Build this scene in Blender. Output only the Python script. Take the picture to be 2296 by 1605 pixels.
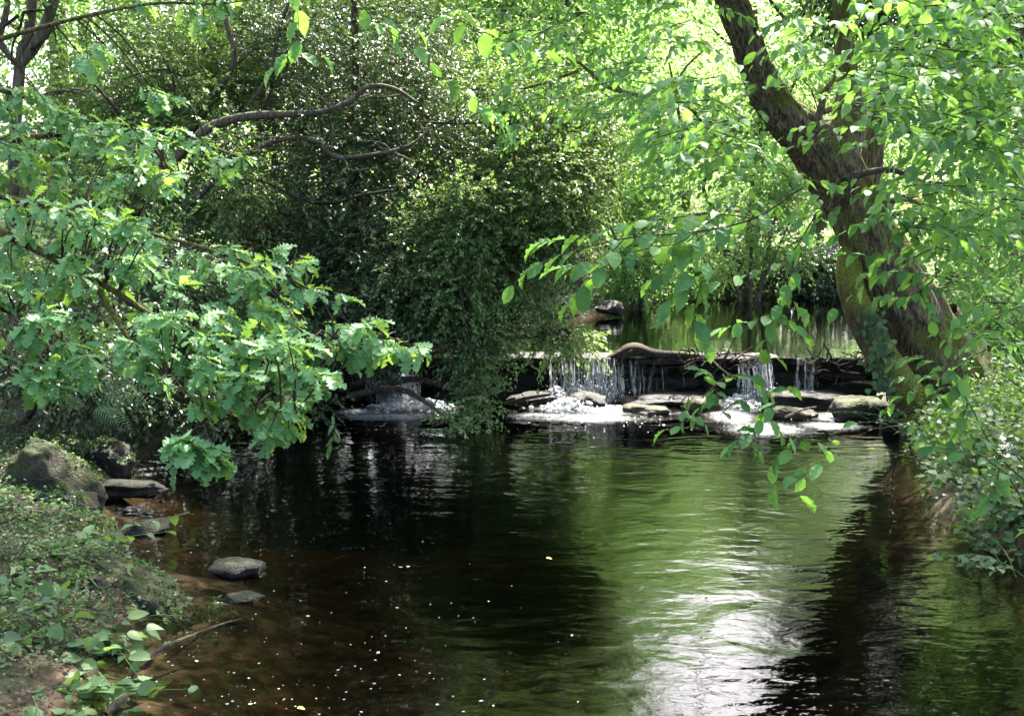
import bpy, bmesh, math, random
import numpy as np
from mathutils import Vector, Matrix

for o in list(bpy.data.objects):
    bpy.data.objects.remove(o)
scene = bpy.context.scene
R = math.radians
rng = np.random.default_rng(11)
random.seed(5)

# ------------------------------------------------------------------ camera
CAM_H, PITCH, F = 2.07, R(6.38), 2704.0        # F: focal length in units of a 2296-wide picture
W0, H0 = 2296.0, 1605.0
cam_d = bpy.data.cameras.new("camera")
cam = bpy.data.objects.new("camera", cam_d)
scene.collection.objects.link(cam)
cam.location = (0, 0, CAM_H)
cam.rotation_euler = (R(90) - PITCH, 0, 0)
cam_d.sensor_width = 36.0
cam_d.lens = 36.0 * F / W0
cam_d.clip_start, cam_d.clip_end = 0.05, 1500
scene.camera = cam

# ------------------------------------------------------------------ light
SUN_EL, SUN_AZ = R(54), R(22)                  # azimuth measured from +Y towards +X
world = bpy.data.worlds.new("World")
scene.world = world
world.use_nodes = True
wn = world.node_tree
sky = wn.nodes.new("ShaderNodeTexSky")
sky.sky_type = 'NISHITA'
sky.sun_disc = False
sky.sun_elevation = SUN_EL
sky.sun_rotation = SUN_AZ
sky.air_density, sky.dust_density, sky.ozone_density = 1.0, 6.0, 1.0
bg = wn.nodes["Background"]
bg.inputs["Strength"].default_value = 0.15
wn.links.new(sky.outputs[0], bg.inputs["Color"])
to_sun = Vector((math.sin(SUN_AZ) * math.cos(SUN_EL), math.cos(SUN_AZ) * math.cos(SUN_EL), math.sin(SUN_EL)))
sun_d = bpy.data.lights.new("sun", 'SUN')
sun_d.energy, sun_d.angle, sun_d.color = 5.0, R(0.5), (1.0, 0.95, 0.86)
sun = bpy.data.objects.new("sun", sun_d)
scene.collection.objects.link(sun)
sun.rotation_euler = (-to_sun).to_track_quat('-Z', 'Y').to_euler()
vs = scene.view_settings
vs.view_transform, vs.look = 'Standard', 'None'
vs.exposure, vs.gamma = 2.9, 1.0
vs.use_curve_mapping = False
scene.cycles.use_denoising = True
scene.cycles.max_bounces = 8
scene.cycles.transparent_max_bounces = 12
scene.cycles.sample_clamp_indirect = 8.0
scene.cycles.caustics_reflective = False
scene.cycles.caustics_refractive = False

# ------------------------------------------------------------------ pixel to place
cp, sp = math.cos(PITCH), math.sin(PITCH)
def ray(px, py):
    u, v = (px - W0 / 2) / F, (H0 / 2 - py) / F
    return np.array([u, cp + v * sp, -sp + v * cp])
def P(px, py, Y):
    """The point seen at a picture position at the distance Y along the ground."""
    d = ray(px, py)
    return d * (Y / d[1]) + np.array([0, 0, CAM_H])
def G(px, py, z=0.0):
    """The point of the level z seen at a picture position."""
    d = ray(px, py)
    return d * ((z - CAM_H) / d[2]) + np.array([0, 0, CAM_H])
def project(p):
    p = np.atleast_2d(p)
    v = p - np.array([0, 0, CAM_H])
    f = v[:, 1] * cp - v[:, 2] * sp
    u = v[:, 1] * sp + v[:, 2] * cp
    f = np.where(f < 0.1, 0.1, f)
    return W0 / 2 + F * v[:, 0] / f, H0 / 2 - F * u / f, f
def Z1(x, y): return (x * .3604, y * .3604)
def Z2(x, y): return (735 + x * .3604, y * .3604)
def Z3(x, y): return (1469 + x * .3604, y * .3604)
def Z4(x, y): return (x * .3604, 514 + y * .3604)
def Z6(x, y): return (1469 + x * .3604, 514 + y * .3604)
def PL(pts, Y, conv=None):
    """Polyline: picture positions (x, y[, Y]) to places."""
    out = []
    for q in pts:
        x, y = conv(q[0], q[1]) if conv else (q[0], q[1])
        out.append(P(x, y, q[2] if len(q) > 2 else Y))
    return np.array(out)

# ------------------------------------------------------------------ numeric helpers
def _hash(i, j, k, s):
    n = (i * 374761393 + j * 668265263 + k * 2147483647 + s * 974634777) & 0xFFFFFFFF
    n = ((n ^ (n >> 13)) * 1274126177) & 0xFFFFFFFF
    n = n ^ (n >> 16)
    return (n & 0xFFFF) / 65535.0
def vnoise(p, seed=0):
    p = np.asarray(p, float)
    i = np.floor(p).astype(np.int64)
    f = p - i
    f = f * f * (3 - 2 * f)
    r = 0
    for a in (0, 1):
        for b in (0, 1):
            for c in (0, 1):
                w = (f[:, 0] if a else 1 - f[:, 0]) * (f[:, 1] if b else 1 - f[:, 1]) * (f[:, 2] if c else 1 - f[:, 2])
                r = r + w * _hash(i[:, 0] + a, i[:, 1] + b, i[:, 2] + c, seed)
    return r
def fbm(p, seed=0, oct=3):
    p = np.asarray(p, float)
    r, a, t = 0, 1.0, 0
    for k in range(oct):
        r = r + a * vnoise(p * 2 ** k, seed + k)
        t += a
        a *= .5
    return r / t
def unit(v):
    return v / np.maximum(np.linalg.norm(v, axis=-1, keepdims=True), 1e-9)
def catmull(pts, step):
    pts = np.asarray(pts, float)
    q = np.vstack([2 * pts[0] - pts[1], pts, 2 * pts[-1] - pts[-2]])
    out, tt = [], []
    for i in range(1, len(q) - 2):
        a, b, c, d = q[i - 1], q[i], q[i + 1], q[i + 2]
        n = max(2, int(np.linalg.norm(c[:3] - b[:3]) / step))
        t = np.linspace(0, 1, n, endpoint=False)[:, None]
        out.append(.5 * (2 * b + (c - a) * t + (2 * a - 5 * b + 4 * c - d) * t ** 2 + (3 * b - a - 3 * c + d) * t ** 3))
    out.append(pts[-1:])
    return np.vstack(out)

# ------------------------------------------------------------------ object helpers
COL = scene.collection
def link(o, parent=None):
    COL.objects.link(o)
    if parent is not None:
        o.parent = parent
        o.location = Vector(o.location) - parent.location
    return o
def tag(o, label=None, cat=None, group=None, kind=None):
    if label: o['label'] = label
    if cat: o['category'] = cat
    if group: o['group'] = group
    if kind: o['kind'] = kind
    return o
def thing(name, label, cat, loc, group=None):
    o = bpy.data.objects.new(name, None)
    o.empty_display_size = .1
    COL.objects.link(o)
    o.location = Vector([float(c) for c in loc])
    return tag(o, label, cat, group)
def mesh_np(name, verts, faces, mat=None, uv=None, tint=None, smooth=False):
    """faces: an (n,3) or (n,4) array."""
    verts = np.asarray(verts, np.float32)
    faces = np.asarray(faces, np.int32)
    me = bpy.data.meshes.new(name)
    n, k = faces.shape
    me.vertices.add(len(verts))
    me.vertices.foreach_set("co", verts.ravel())
    me.loops.add(n * k)
    me.loops.foreach_set("vertex_index", faces.ravel())
    me.polygons.add(n)
    me.polygons.foreach_set("loop_start", np.arange(0, n * k, k, dtype=np.int32))
    me.polygons.foreach_set("loop_total", np.full(n, k, dtype=np.int32))
    if smooth:
        me.polygons.foreach_set("use_smooth", np.ones(n, dtype=bool))
    me.update(calc_edges=True)
    if uv is not None:
        l = me.uv_layers.new(name="uv")
        l.data.foreach_set("uv", np.asarray(uv, np.float32)[faces.ravel()].ravel())
    if tint is not None:
        a = me.attributes.new("tint", 'FLOAT', 'FACE')
        a.data.foreach_set("value", np.asarray(tint, np.float32))
    if mat is not None:
        me.materials.append(mat)
    return me
def obj(name, me, parent=None, loc=(0, 0, 0)):
    o = bpy.data.objects.new(name, me)
    o.location = loc
    return link(o, parent)

def tube_data(pts, rad, sides=10, step=.06, rough=0.0, seed=0, ridge=0.0, cap=True):
    """A tapered, bark-ridged tube along a polyline."""
    pr = catmull(np.hstack([np.asarray(pts, float), np.asarray(rad, float)[:, None]]), step)
    p, r = pr[:, :3], np.maximum(pr[:, 3], .0008)
    t = unit(np.gradient(p, axis=0))
    ref = np.array([0.31, -.94, .11])
    a = unit(np.cross(t, ref))
    b = np.cross(t, a)
    ang = np.linspace(0, 2 * np.pi, sides, endpoint=False)
    s = np.concatenate([[0], np.cumsum(np.linalg.norm(np.diff(p, axis=0), axis=1))])
    rr = np.repeat(r[:, None], sides, 1)
    if rough or ridge:
        q = np.stack([np.cos(ang)[None] * np.ones_like(rr) * 1.2, np.sin(ang)[None] * np.ones_like(rr) * 1.2, np.repeat(s[:, None], sides, 1) * 2.0], -1).reshape(-1, 3)
        n1 = fbm(q + seed * 7.3, seed, 3).reshape(rr.shape) - .5
        rr = rr * (1 + rough * 2 * n1)
        if ridge:
            q2 = q * np.array([5.5, 5.5, .9])
            n2 = np.abs(fbm(q2 + seed * 3.1, seed + 9, 3).reshape(rr.shape) - .5)
            rr = rr - ridge * (1 - np.clip(n2 * 6, 0, 1)) * np.minimum(1, r[:, None] / .1)
    v = p[:, None] + rr[..., None] * (np.cos(ang)[None, :, None] * a[:, None] + np.sin(ang)[None, :, None] * b[:, None])
    n = len(p)
    i, j = np.meshgrid(np.arange(n - 1), np.arange(sides), indexing='ij')
    j2 = (j + 1) % sides
    f = np.stack([i * sides + j, i * sides + j2, (i + 1) * sides + j2, (i + 1) * sides + j], -1).reshape(-1, 4)
    return v.reshape(-1, 3), f
class Bag:
    """Collects quads and joins them into one mesh."""
    def __init__(s): s.v, s.f, s.n = [], [], 0
    def add(s, v, f):
        s.v.append(v); s.f.append(f + s.n); s.n += len(v)
    def build(s, name, mat, parent=None, smooth=True, kind=None):
        if not s.v: return None
        o = obj(name, mesh_np(name, np.vstack(s.v), np.vstack(s.f), mat, smooth=smooth), parent)
        if kind: o['kind'] = kind
        return o
def tube(name, pts, rad, mat, parent, sides=10, step=.06, rough=.05, ridge=0.0, seed=0):
    v, f = tube_data(pts, rad, sides, step, rough, seed, ridge)
    return obj(name, mesh_np(name, v, f, mat, smooth=True), parent)

# ------------------------------------------------------------------ leaf shapes (along x, one unit long)
def leaf_shape(t, w, fold=.18, droop=.15, fwd=0.0, wave=0.0):
    t, w = np.asarray(t, float), np.asarray(w, float)
    n = len(t)
    z = -droop * t ** 2
    wv = wave * np.sin(np.arange(n) * 1.9)
    mid = np.stack([t, 0 * t, z], 1)
    l = np.stack([t + fwd * w, w, z + fold * w + wv * w], 1)
    r = np.stack([t + fwd * w, -w, z + fold * w - wv * w], 1)
    v = np.vstack([mid, l, r])
    f = []
    for i in range(n - 1):
        for o, s in ((n, 1), (2 * n, -1)):
            q = [i, i + 1, o + i + 1, o + i]
            if s < 0: q = q[::-1]
            if w[i] > 1e-6 and w[i + 1] > 1e-6:
                f += [[q[0], q[1], q[2]], [q[0], q[2], q[3]]]
            elif w[i] <= 1e-6:
                f.append([i, i + 1, o + i + 1] if s > 0 else [o + i + 1, i + 1, i])
            else:
                f.append([i, i + 1, o + i] if s > 0 else [o + i, i + 1, i])
    return v, np.array(f), v[:, :2]
DIAMOND = (np.array([[0, 0, 0], [.42, .29, .07], [1, 0, -.1], [.42, -.29, .07]], float), np.array([[0, 2, 1], [0, 3, 2]]), np.array([[0, 0], [.42, .29], [1, 0], [.42, -.29]]))
_t = np.array([0, .05, .12, .18, .25, .32, .40, .48, .56, .64, .72, .80, .87, .93, 1.0])
_w = np.array([0, .09, .18, .195, .265, .255, .295, .27, .28, .235, .22, .145, .09, .03, 0])
ELM = leaf_shape(_t, _w, .24, .22, .16, .10)
ELM_LO = leaf_shape([0, .12, .35, .6, .85, 1], [0, .18, .285, .26, .10, 0], .22, .2)
OAK = leaf_shape([0, .10, .18, .25, .34, .42, .52, .60, .70, .78, .86, .94, 1.0],
                 [0, .02, .075, .035, .155, .06, .225, .085, .265, .12, .20, .11, 0], .20, .24, .35, .14)
OAK_LO = leaf_shape([0, .2, .34, .42, .55, .62, .75, .9, 1], [0, .08, .19, .10, .27, .15, .32, .2, 0], .16, .2, .12)
ROUND = leaf_shape([0, .1, .3, .55, .8, 1], [0, .28, .42, .40, .24, 0], .2, .2)
LANCE = leaf_shape([0, .25, .6, 1], [0, .13, .11, 0], .2, .3)
IVY = leaf_shape([0, .05, .15, .3, .45, .62, .8, 1], [0, .25, .48, .33, .40, .2, .1, 0], .1, .12)

MINI = leaf_shape([0, .22, .6, 1], [0, .38, .26, 0], .2, .15)

class Leaves:
    def __init__(s): s.a = []
    def add(s, pos, d, n, size, tint):
        N = len(pos)
        s.a.append(np.hstack([pos, d, n, np.broadcast_to(np.asarray(size, float), (N,))[:, None], np.broadcast_to(np.asarray(tint, float), (N,))[:, None]]))
    def arr(s): return np.vstack(s.a)
    def build(s, parent, base, mats, single='leaf', rest='foliage', n_single=0, lo=None, maxy=1e9):
        """The n_single leaves that show largest become objects of their own, the others are joined."""
        if not s.a: return
        A = s.arr()
        d, nn = unit(A[:, 3:6]), A[:, 6:9]
        nz = unit(nn - (nn * d).sum(1, keepdims=True) * d)
        yv = np.cross(nz, d)
        pos, size, tint = A[:, :3], A[:, 9], np.clip(A[:, 10], 0, 1)
        zs = rng.uniform(.2, 2.4, len(A))             # some lie flat, some curl
        pick = np.zeros(len(A), bool)
        if n_single:
            c = pos + d * size[:, None] * .5
            px, py, fw = project(c)
            inside = (px > 5) & (px < W0 - 5) & (py > 5) & (py < H0 - 5) & (fw > 1)
            view = unit(c - np.array([0, 0, CAM_H]))
            sc = np.where(inside, size / fw * (.25 + np.abs((nz * view).sum(1))), 0)
            order = np.argsort(-sc)[:n_single]
            order = order[sc[order] > 0]
            pick[order] = True
            v, f, uv = base
            me = mesh_np(single, v, f, mats[1], uv=uv, smooth=len(v) > 6)
            ploc = np.array(parent.location)
            for i in order:
                o = bpy.data.objects.new(single, me)
                COL.objects.link(o)
                o.parent = parent
                k = size[i]
                M = np.eye(4)
                M[:3, 0], M[:3, 1], M[:3, 2], M[:3, 3] = d[i] * k, yv[i] * k, nz[i] * k * zs[i], pos[i] - ploc
                o.matrix_local = Matrix(M.tolist())
        m = ~pick
        if m.any():
            v, f, uv = lo or base
            N = int(m.sum())
            V = pos[m][:, None] + size[m][:, None, None] * (v[None, :, 0:1] * d[m][:, None] + v[None, :, 1:2] * yv[m][:, None] + v[None, :, 2:3] * (nz[m] * zs[m][:, None])[:, None])
            Fc = (f[None] + (np.arange(N) * len(v))[:, None, None]).reshape(-1, 3)
            me = mesh_np(rest, V.reshape(-1, 3), Fc, mats[0], uv=np.tile(uv, (N, 1)), tint=np.repeat(tint[m], len(f)), smooth=len(v) > 6)
            o = obj(rest, me, parent)
            o['kind'] = 'stuff'

def rnd_dirs(n):
    return unit(rng.normal(size=(n, 3)))
def sprays(LV, TW, start, d, L, nl, size, tint, droop=.25, twig=.004, up=.8, jitter=.35, hang=.22):
    """Leafy twigs: leaves stand alternately along each, TW collects the wood."""
    start, d = np.asarray(start, float), unit(np.asarray(d, float))
    S = len(start)
    L = np.broadcast_to(np.asarray(L, float), (S,))
    up_v = np.array([0, 0, 1.0])
    side = unit(np.cross(d, up_v) + rng.normal(size=(S, 3)) * .15)
    t = (np.arange(nl) + .6) / nl
    tt = t[None] + rng.uniform(-.3, .3, (S, nl)) / nl
    p = start[:, None] + d[:, None] * (L[:, None] * tt)[..., None]
    p[..., 2] -= droop * L[:, None] * tt ** 2
    tan = d[:, None] - up_v * (2 * droop * tt)[..., None]
    sg = np.where((np.arange(nl) + rng.integers(0, 2, (S, 1))) % 2 == 0, 1.0, -1.0)
    ld = unit(tan) * (.55 + .5 * tt[..., None] ** 2) + side[:, None] * (sg * (1 - .55 * tt ** 3))[..., None] * .85
    ld = ld - up_v * hang + rng.normal(size=ld.shape) * jitter * .6
    ln = up_v * up + rng.normal(size=ld.shape) * jitter - d[:, None] * 0.1
    k = size * (rng.uniform(.6, 1.15, (S, nl)) * (1 - .25 * np.abs(tt - .6)))
    LV.add(p.reshape(-1, 3), ld.reshape(-1, 3), ln.reshape(-1, 3), k.ravel(), (np.broadcast_to(np.asarray(tint, float).reshape(-1, 1), (S, 1)) + rng.normal(0, .13, (S, nl))).ravel())
    if TW is not None:
        m = 3
        q = np.linspace(0, 1, m)
        c = start[:, None] + d[:, None] * (L[:, None] * q)[..., None]
        c[..., 2] -= droop * L[:, None] * q ** 2
        r = twig * (1 - .75 * q)
        a = side
        b = np.cross(d, a)
        ang = np.array([0, 2.094, 4.189])
        ring = np.cos(ang)[None, :, None] * a[:, None] + np.sin(ang)[None, :, None] * b[:, None]
        V = (c[:, :, None] + r[None, :, None, None] * ring[:, None]).reshape(-1, 3)
        f = []
        for i in range(m - 1):
            for j in range(3):
                f.append([i * 3 + j, i * 3 + (j + 1) % 3, (i + 1) * 3 + (j + 1) % 3, (i + 1) * 3 + j])
        f = (np.array(f)[None] + (np.arange(S) * m * 3)[:, None, None]).reshape(-1, 4)
        TW.add(V, f)

# ------------------------------------------------------------------ materials
def mat_new(name):
    m = bpy.data.materials.new(name)
    m.use_nodes = True
    nt = m.node_tree
    nt.nodes.clear()
    out = nt.nodes.new("ShaderNodeOutputMaterial")
    return m, nt, out
def N(nt, t, **kw):
    n = nt.nodes.new(t)
    for k, v in kw.items():
        if k in n.inputs: n.inputs[k].default_value = v
        else: setattr(n, k, v)
    return n
def ramp(nt, fac, stops):
    r = nt.nodes.new("ShaderNodeValToRGB")
    e = r.color_ramp.elements
    while len(e) < len(stops): e.new(.5)
    for x, (p, c) in zip(e, stops):
        x.position = p
        x.color = (*c, 1) if len(c) == 3 else c
    nt.links.new(fac, r.inputs[0])
    return r.outputs[0]
def leaf_mat(name, lo, mid, hi, trans, rough=.45, tfac=.4, spec=.5, veins=False):
    """Two variants: for joined leaves (a tint per face) and for single ones (a tint per object)."""
    res = []
    for single in (0, 1):
        m, nt, out = mat_new(name + ("_one" if single else ""))
        L = nt.links.new
        if single:
            src = N(nt, "ShaderNodeObjectInfo").outputs["Random"]
        else:
            src = N(nt, "ShaderNodeAttribute", attribute_name="tint").outputs["Fac"]
        col = ramp(nt, src, [(0.05, lo), (.5, mid), (.95, hi)])
        tcol = ramp(nt, src, [(0.05, tuple(c * .6 for c in trans)), (.5, trans), (.95, tuple(min(1, c * 1.35) for c in trans))])
        p = N(nt, "ShaderNodeBsdfPrincipled", Roughness=rough)
        p.inputs["Specular IOR Level"].default_value = spec
        if veins:
            uv = N(nt, "ShaderNodeUVMap", uv_map="uv")
            sx = N(nt, "ShaderNodeSeparateXYZ")
            L(uv.outputs[0], sx.inputs[0])
            ab = N(nt, "ShaderNodeMath", operation='ABSOLUTE'); L(sx.outputs[1], ab.inputs[0])
            k = N(nt, "ShaderNodeMath", operation='MULTIPLY_ADD'); L(ab.outputs[0], k.inputs[0]); k.inputs[1].default_value = -.75; L(sx.outputs[0], k.inputs[2])
            fr = N(nt, "ShaderNodeMath", operation='MULTIPLY'); L(k.outputs[0], fr.inputs[0]); fr.inputs[1].default_value = 50
            sn = N(nt, "ShaderNodeMath", operation='SINE'); L(fr.outputs[0], sn.inputs[0])
            pw = N(nt, "ShaderNodeMapRange"); L(sn.outputs[0], pw.inputs[0]); pw.inputs[1].default_value = .75; pw.inputs[2].default_value = 1
            mr = N(nt, "ShaderNodeMapRange"); L(ab.outputs[0], mr.inputs[0]); mr.inputs[1].default_value = .018; mr.inputs[2].default_value = .004
            mx = N(nt, "ShaderNodeMath", operation='MAXIMUM'); L(pw.outputs[0], mx.inputs[0]); L(mr.outputs[0], mx.inputs[1])
            sc = N(nt, "ShaderNodeMath", operation='MULTIPLY'); L(mx.outputs[0], sc.inputs[0]); sc.inputs[1].default_value = .45
            mc = N(nt, "ShaderNodeMixRGB"); L(sc.outputs[0], mc.inputs[0]); L(col, mc.inputs[1]); mc.inputs[2].default_value = (*(min(1, c * 1.9) for c in mid), 1)
            col = mc.outputs[0]
            bp = N(nt, "ShaderNodeBump", Strength=.5, Distance=.002, invert=True); L(mx.outputs[0], bp.inputs["Height"]); L(bp.outputs[0], p.inputs["Normal"])
        L(col, p.inputs["Base Color"])
        tr = N(nt, "ShaderNodeBsdfTranslucent"); L(tcol, tr.inputs[0])
        mix = N(nt, "ShaderNodeMixShader"); mix.inputs[0].default_value = tfac
        L(p.outputs[0], mix.inputs[1]); L(tr.outputs[0], mix.inputs[2]); L(mix.outputs[0], out.inputs[0])
        res.append(m)
    return res
M_OAK = leaf_mat("oak_leaf", (.050, .145, .050), (.085, .215, .080), (.13, .255, .10), (.28, .48, .06), .52, .36, .35, True)
M_ELM = leaf_mat("elm_leaf", (.034, .11, .028), (.060, .16, .040), (.095, .205, .052), (.22, .44, .06), .55, .36, .25, True)
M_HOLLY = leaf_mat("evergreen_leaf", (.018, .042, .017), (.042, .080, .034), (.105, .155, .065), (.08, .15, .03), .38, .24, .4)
M_PRIVET = leaf_mat("privet_leaf", (.028, .066, .024), (.062, .122, .045), (.13, .20, .075), (.18, .30, .05), .45, .3, .35)
M_TREE = leaf_mat("tree_leaf", (.034, .09, .022), (.060, .14, .034), (.10, .19, .045), (.21, .40, .08), .5, .42, .25)
M_LIME = leaf_mat("young_leaf", (.065, .15, .036), (.105, .205, .052), (.16, .26, .075), (.34, .53, .17), .5, .5, .25)
M_BLUE = leaf_mat("rhododendron_leaf", (.018, .045, .022), (.03, .07, .035), (.06, .11, .06), (.06, .12, .02), .33, .18, .6)
M_HERB = leaf_mat("herb_leaf", (.035, .08, .026), (.062, .125, .042), (.10, .17, .065), (.18, .30, .05), .5, .35, .35, True)
M_FERN = leaf_mat("fern_leaf", (.012, .038, .013), (.022, .062, .02), (.035, .085, .025), (.06, .14, .02), .5, .35, .3)
M_IVY = leaf_mat("ivy_leaf", (.018, .048, .018), (.034, .082, .030), (.06, .12, .042), (.10, .18, .03), .45, .3, .35)
M_DEAD = leaf_mat("dead_leaf", (.05, .028, .014), (.11, .065, .03), (.2, .14, .07), (.2, .12, .05), .7, .2, .3)
M_LITTER = leaf_mat("litter", (.03, .02, .012), (.07, .052, .034), (.22, .185, .13), (.2, .15, .08), .7, .1, .3)

def bark_mat(name, dark, light, moss=0.5, mosscol=(.075, .085, .012), scale=1.0):
    m, nt, out = mat_new(name)
    L = nt.links.new
    g = N(nt, "ShaderNodeNewGeometry")
    mp = N(nt, "ShaderNodeMapping"); mp.inputs["Scale"].default_value = (14 * scale, 14 * scale, 3.2 * scale); mp.inputs["Rotation"].default_value = (0, R(-28), 0)
    L(g.outputs["Position"], mp.inputs[0])
    n1 = N(nt, "ShaderNodeTexNoise", Scale=2.3, Detail=8.0, Roughness=.7, Distortion=.8); L(mp.outputs[0], n1.inputs["Vector"])
    n2 = N(nt, "ShaderNodeTexNoise", Scale=2.2, Detail=4.0); L(g.outputs["Position"], n2.inputs["Vector"])
    col = ramp(nt, n1.outputs["Fac"], [(.40, dark), (.52, tuple((a + b) / 2 for a, b in zip(dark, light))), (.66, light)])
    sx = N(nt, "ShaderNodeSeparateXYZ"); L(g.outputs["Normal"], sx.inputs[0])
    k = N(nt, "ShaderNodeMath", operation='MULTIPLY_ADD'); L(sx.outputs["Z"], k.inputs[0]); k.inputs[1].default_value = .28; L(n2.outputs["Fac"], k.inputs[2])
    mr = N(nt, "ShaderNodeMapRange"); L(k.outputs[0], mr.inputs[0]); mr.inputs[1].default_value = .78 - .45 * moss; mr.inputs[2].default_value = 1.0 - .45 * moss
    n3 = N(nt, "ShaderNodeTexNoise", Scale=60.0, Detail=3.0); L(g.outputs["Position"], n3.inputs["Vector"])
    mcol = ramp(nt, n3.outputs["Fac"], [(.3, tuple(c * .35 for c in mosscol)), (.55, mosscol), (.75, (mosscol[0] * 2.2, mosscol[1] * 1.9, mosscol[2] * 1.6))])
    mx = N(nt, "ShaderNodeMixRGB"); L(mr.outputs[0], mx.inputs[0]); L(col, mx.inputs[1]); L(mcol, mx.inputs[2])
    p = N(nt, "ShaderNodeBsdfPrincipled", Roughness=.85); p.inputs["Specular IOR Level"].default_value = .25
    L(mx.outputs[0], p.inputs["Base Color"])
    h = N(nt, "ShaderNodeMixRGB"); L(mr.outputs[0], h.inputs[0]); L(n1.outputs["Fac"], h.inputs[1]); L(n3.outputs["Fac"], h.inputs[2])
    b = N(nt, "ShaderNodeBump", Strength=1.0, Distance=.045); L(h.outputs[0], b.inputs["Height"]); L(b.outputs[0], p.inputs["Normal"])
    L(p.outputs[0], out.inputs[0])
    return m
M_BARK = bark_mat("bark", (.020, .015, .009), (.25, .195, .12), .75, (.085, .09, .014))
M_BARKMOSS = bark_mat("mossy_bark", (.03, .022, .012), (.13, .095, .05), 1.0, (.14, .145, .022))
M_BARKGREY = bark_mat("grey_bark", (.045, .036, .028), (.17, .14, .11), .12)
M_TWIG = bark_mat("twig_bark", (.03, .022, .016), (.10, .075, .055), .05)
M_DRIFT = bark_mat("wet_wood", (.012, .009, .007), (.06, .045, .035), .18)
M_STICK = bark_mat("dry_stick", (.09, .065, .045), (.33, .26, .19), .02)

def rock_mat(name, dark, light, moss, mosscol=(.03, .038, .006), rough=.7, spec=.25):
    m, nt, out = mat_new(name)
    L = nt.links.new
    g = N(nt, "ShaderNodeNewGeometry")
    n1 = N(nt, "ShaderNodeTexNoise", Scale=7.0, Detail=8.0, Roughness=.65); L(g.outputs["Position"], n1.inputs["Vector"])
    n2 = N(nt, "ShaderNodeTexNoise", Scale=3.0, Detail=5.0, Roughness=.6); L(g.outputs["Position"], n2.inputs["Vector"])
    n3 = N(nt, "ShaderNodeTexNoise", Scale=70.0, Detail=4.0); L(g.outputs["Position"], n3.inputs["Vector"])
    col = ramp(nt, n1.outputs["Fac"], [(.3, dark), (.55, tuple((a + b) / 2 for a, b in zip(dark, light))), (.75, light)])
    sx = N(nt, "ShaderNodeSeparateXYZ"); L(g.outputs["Normal"], sx.inputs[0])
    k = N(nt, "ShaderNodeMath", operation='MULTIPLY_ADD'); L(sx.outputs["Z"], k.inputs[0]); k.inputs[1].default_value = .35; L(n2.outputs["Fac"], k.inputs[2])
    mr = N(nt, "ShaderNodeMapRange"); L(k.outputs[0], mr.inputs[0]); mr.inputs[1].default_value = .95 - .5 * moss; mr.inputs[2].default_value = 1.1 - .5 * moss
    mcol = ramp(nt, n3.outputs["Fac"], [(.3, tuple(c * .35 for c in mosscol)), (.55, mosscol), (.75, tuple(c * 2 for c in mosscol))])
    mx = N(nt, "ShaderNodeMixRGB"); L(mr.outputs[0], mx.inputs[0]); L(col, mx.inputs[1]); L(mcol, mx.inputs[2])
    p = N(nt, "ShaderNodeBsdfPrincipled", Roughness=rough); p.inputs["Specular IOR Level"].default_value = spec
    L(mx.outputs[0], p.inputs["Base Color"])
    h = N(nt, "ShaderNodeMath", operation='ADD'); L(n1.outputs["Fac"], h.inputs[0])
    h2 = N(nt, "ShaderNodeMath", operation='MULTIPLY'); L(n3.outputs["Fac"], h2.inputs[0]); h2.inputs[1].default_value = .35; L(h2.outputs[0], h.inputs[1])
    b = N(nt, "ShaderNodeBump", Strength=1.0, Distance=.06); L(h.outputs[0], b.inputs["Height"]); L(b.outputs[0], p.inputs["Normal"])
    L(p.outputs[0], out.inputs[0])
    return m
M_WET = rock_mat("wet_stone", (.004, .004, .004), (.018, .017, .016), .10, rough=.5, spec=.2)
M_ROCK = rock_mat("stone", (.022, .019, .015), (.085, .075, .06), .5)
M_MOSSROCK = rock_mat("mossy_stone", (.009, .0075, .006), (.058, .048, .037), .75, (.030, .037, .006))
M_DARKROCK = rock_mat("dark_stone", (.004, .0035, .003), (.017, .016, .014), .45, (.014, .018, .004), rough=.5, spec=.2)

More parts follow.
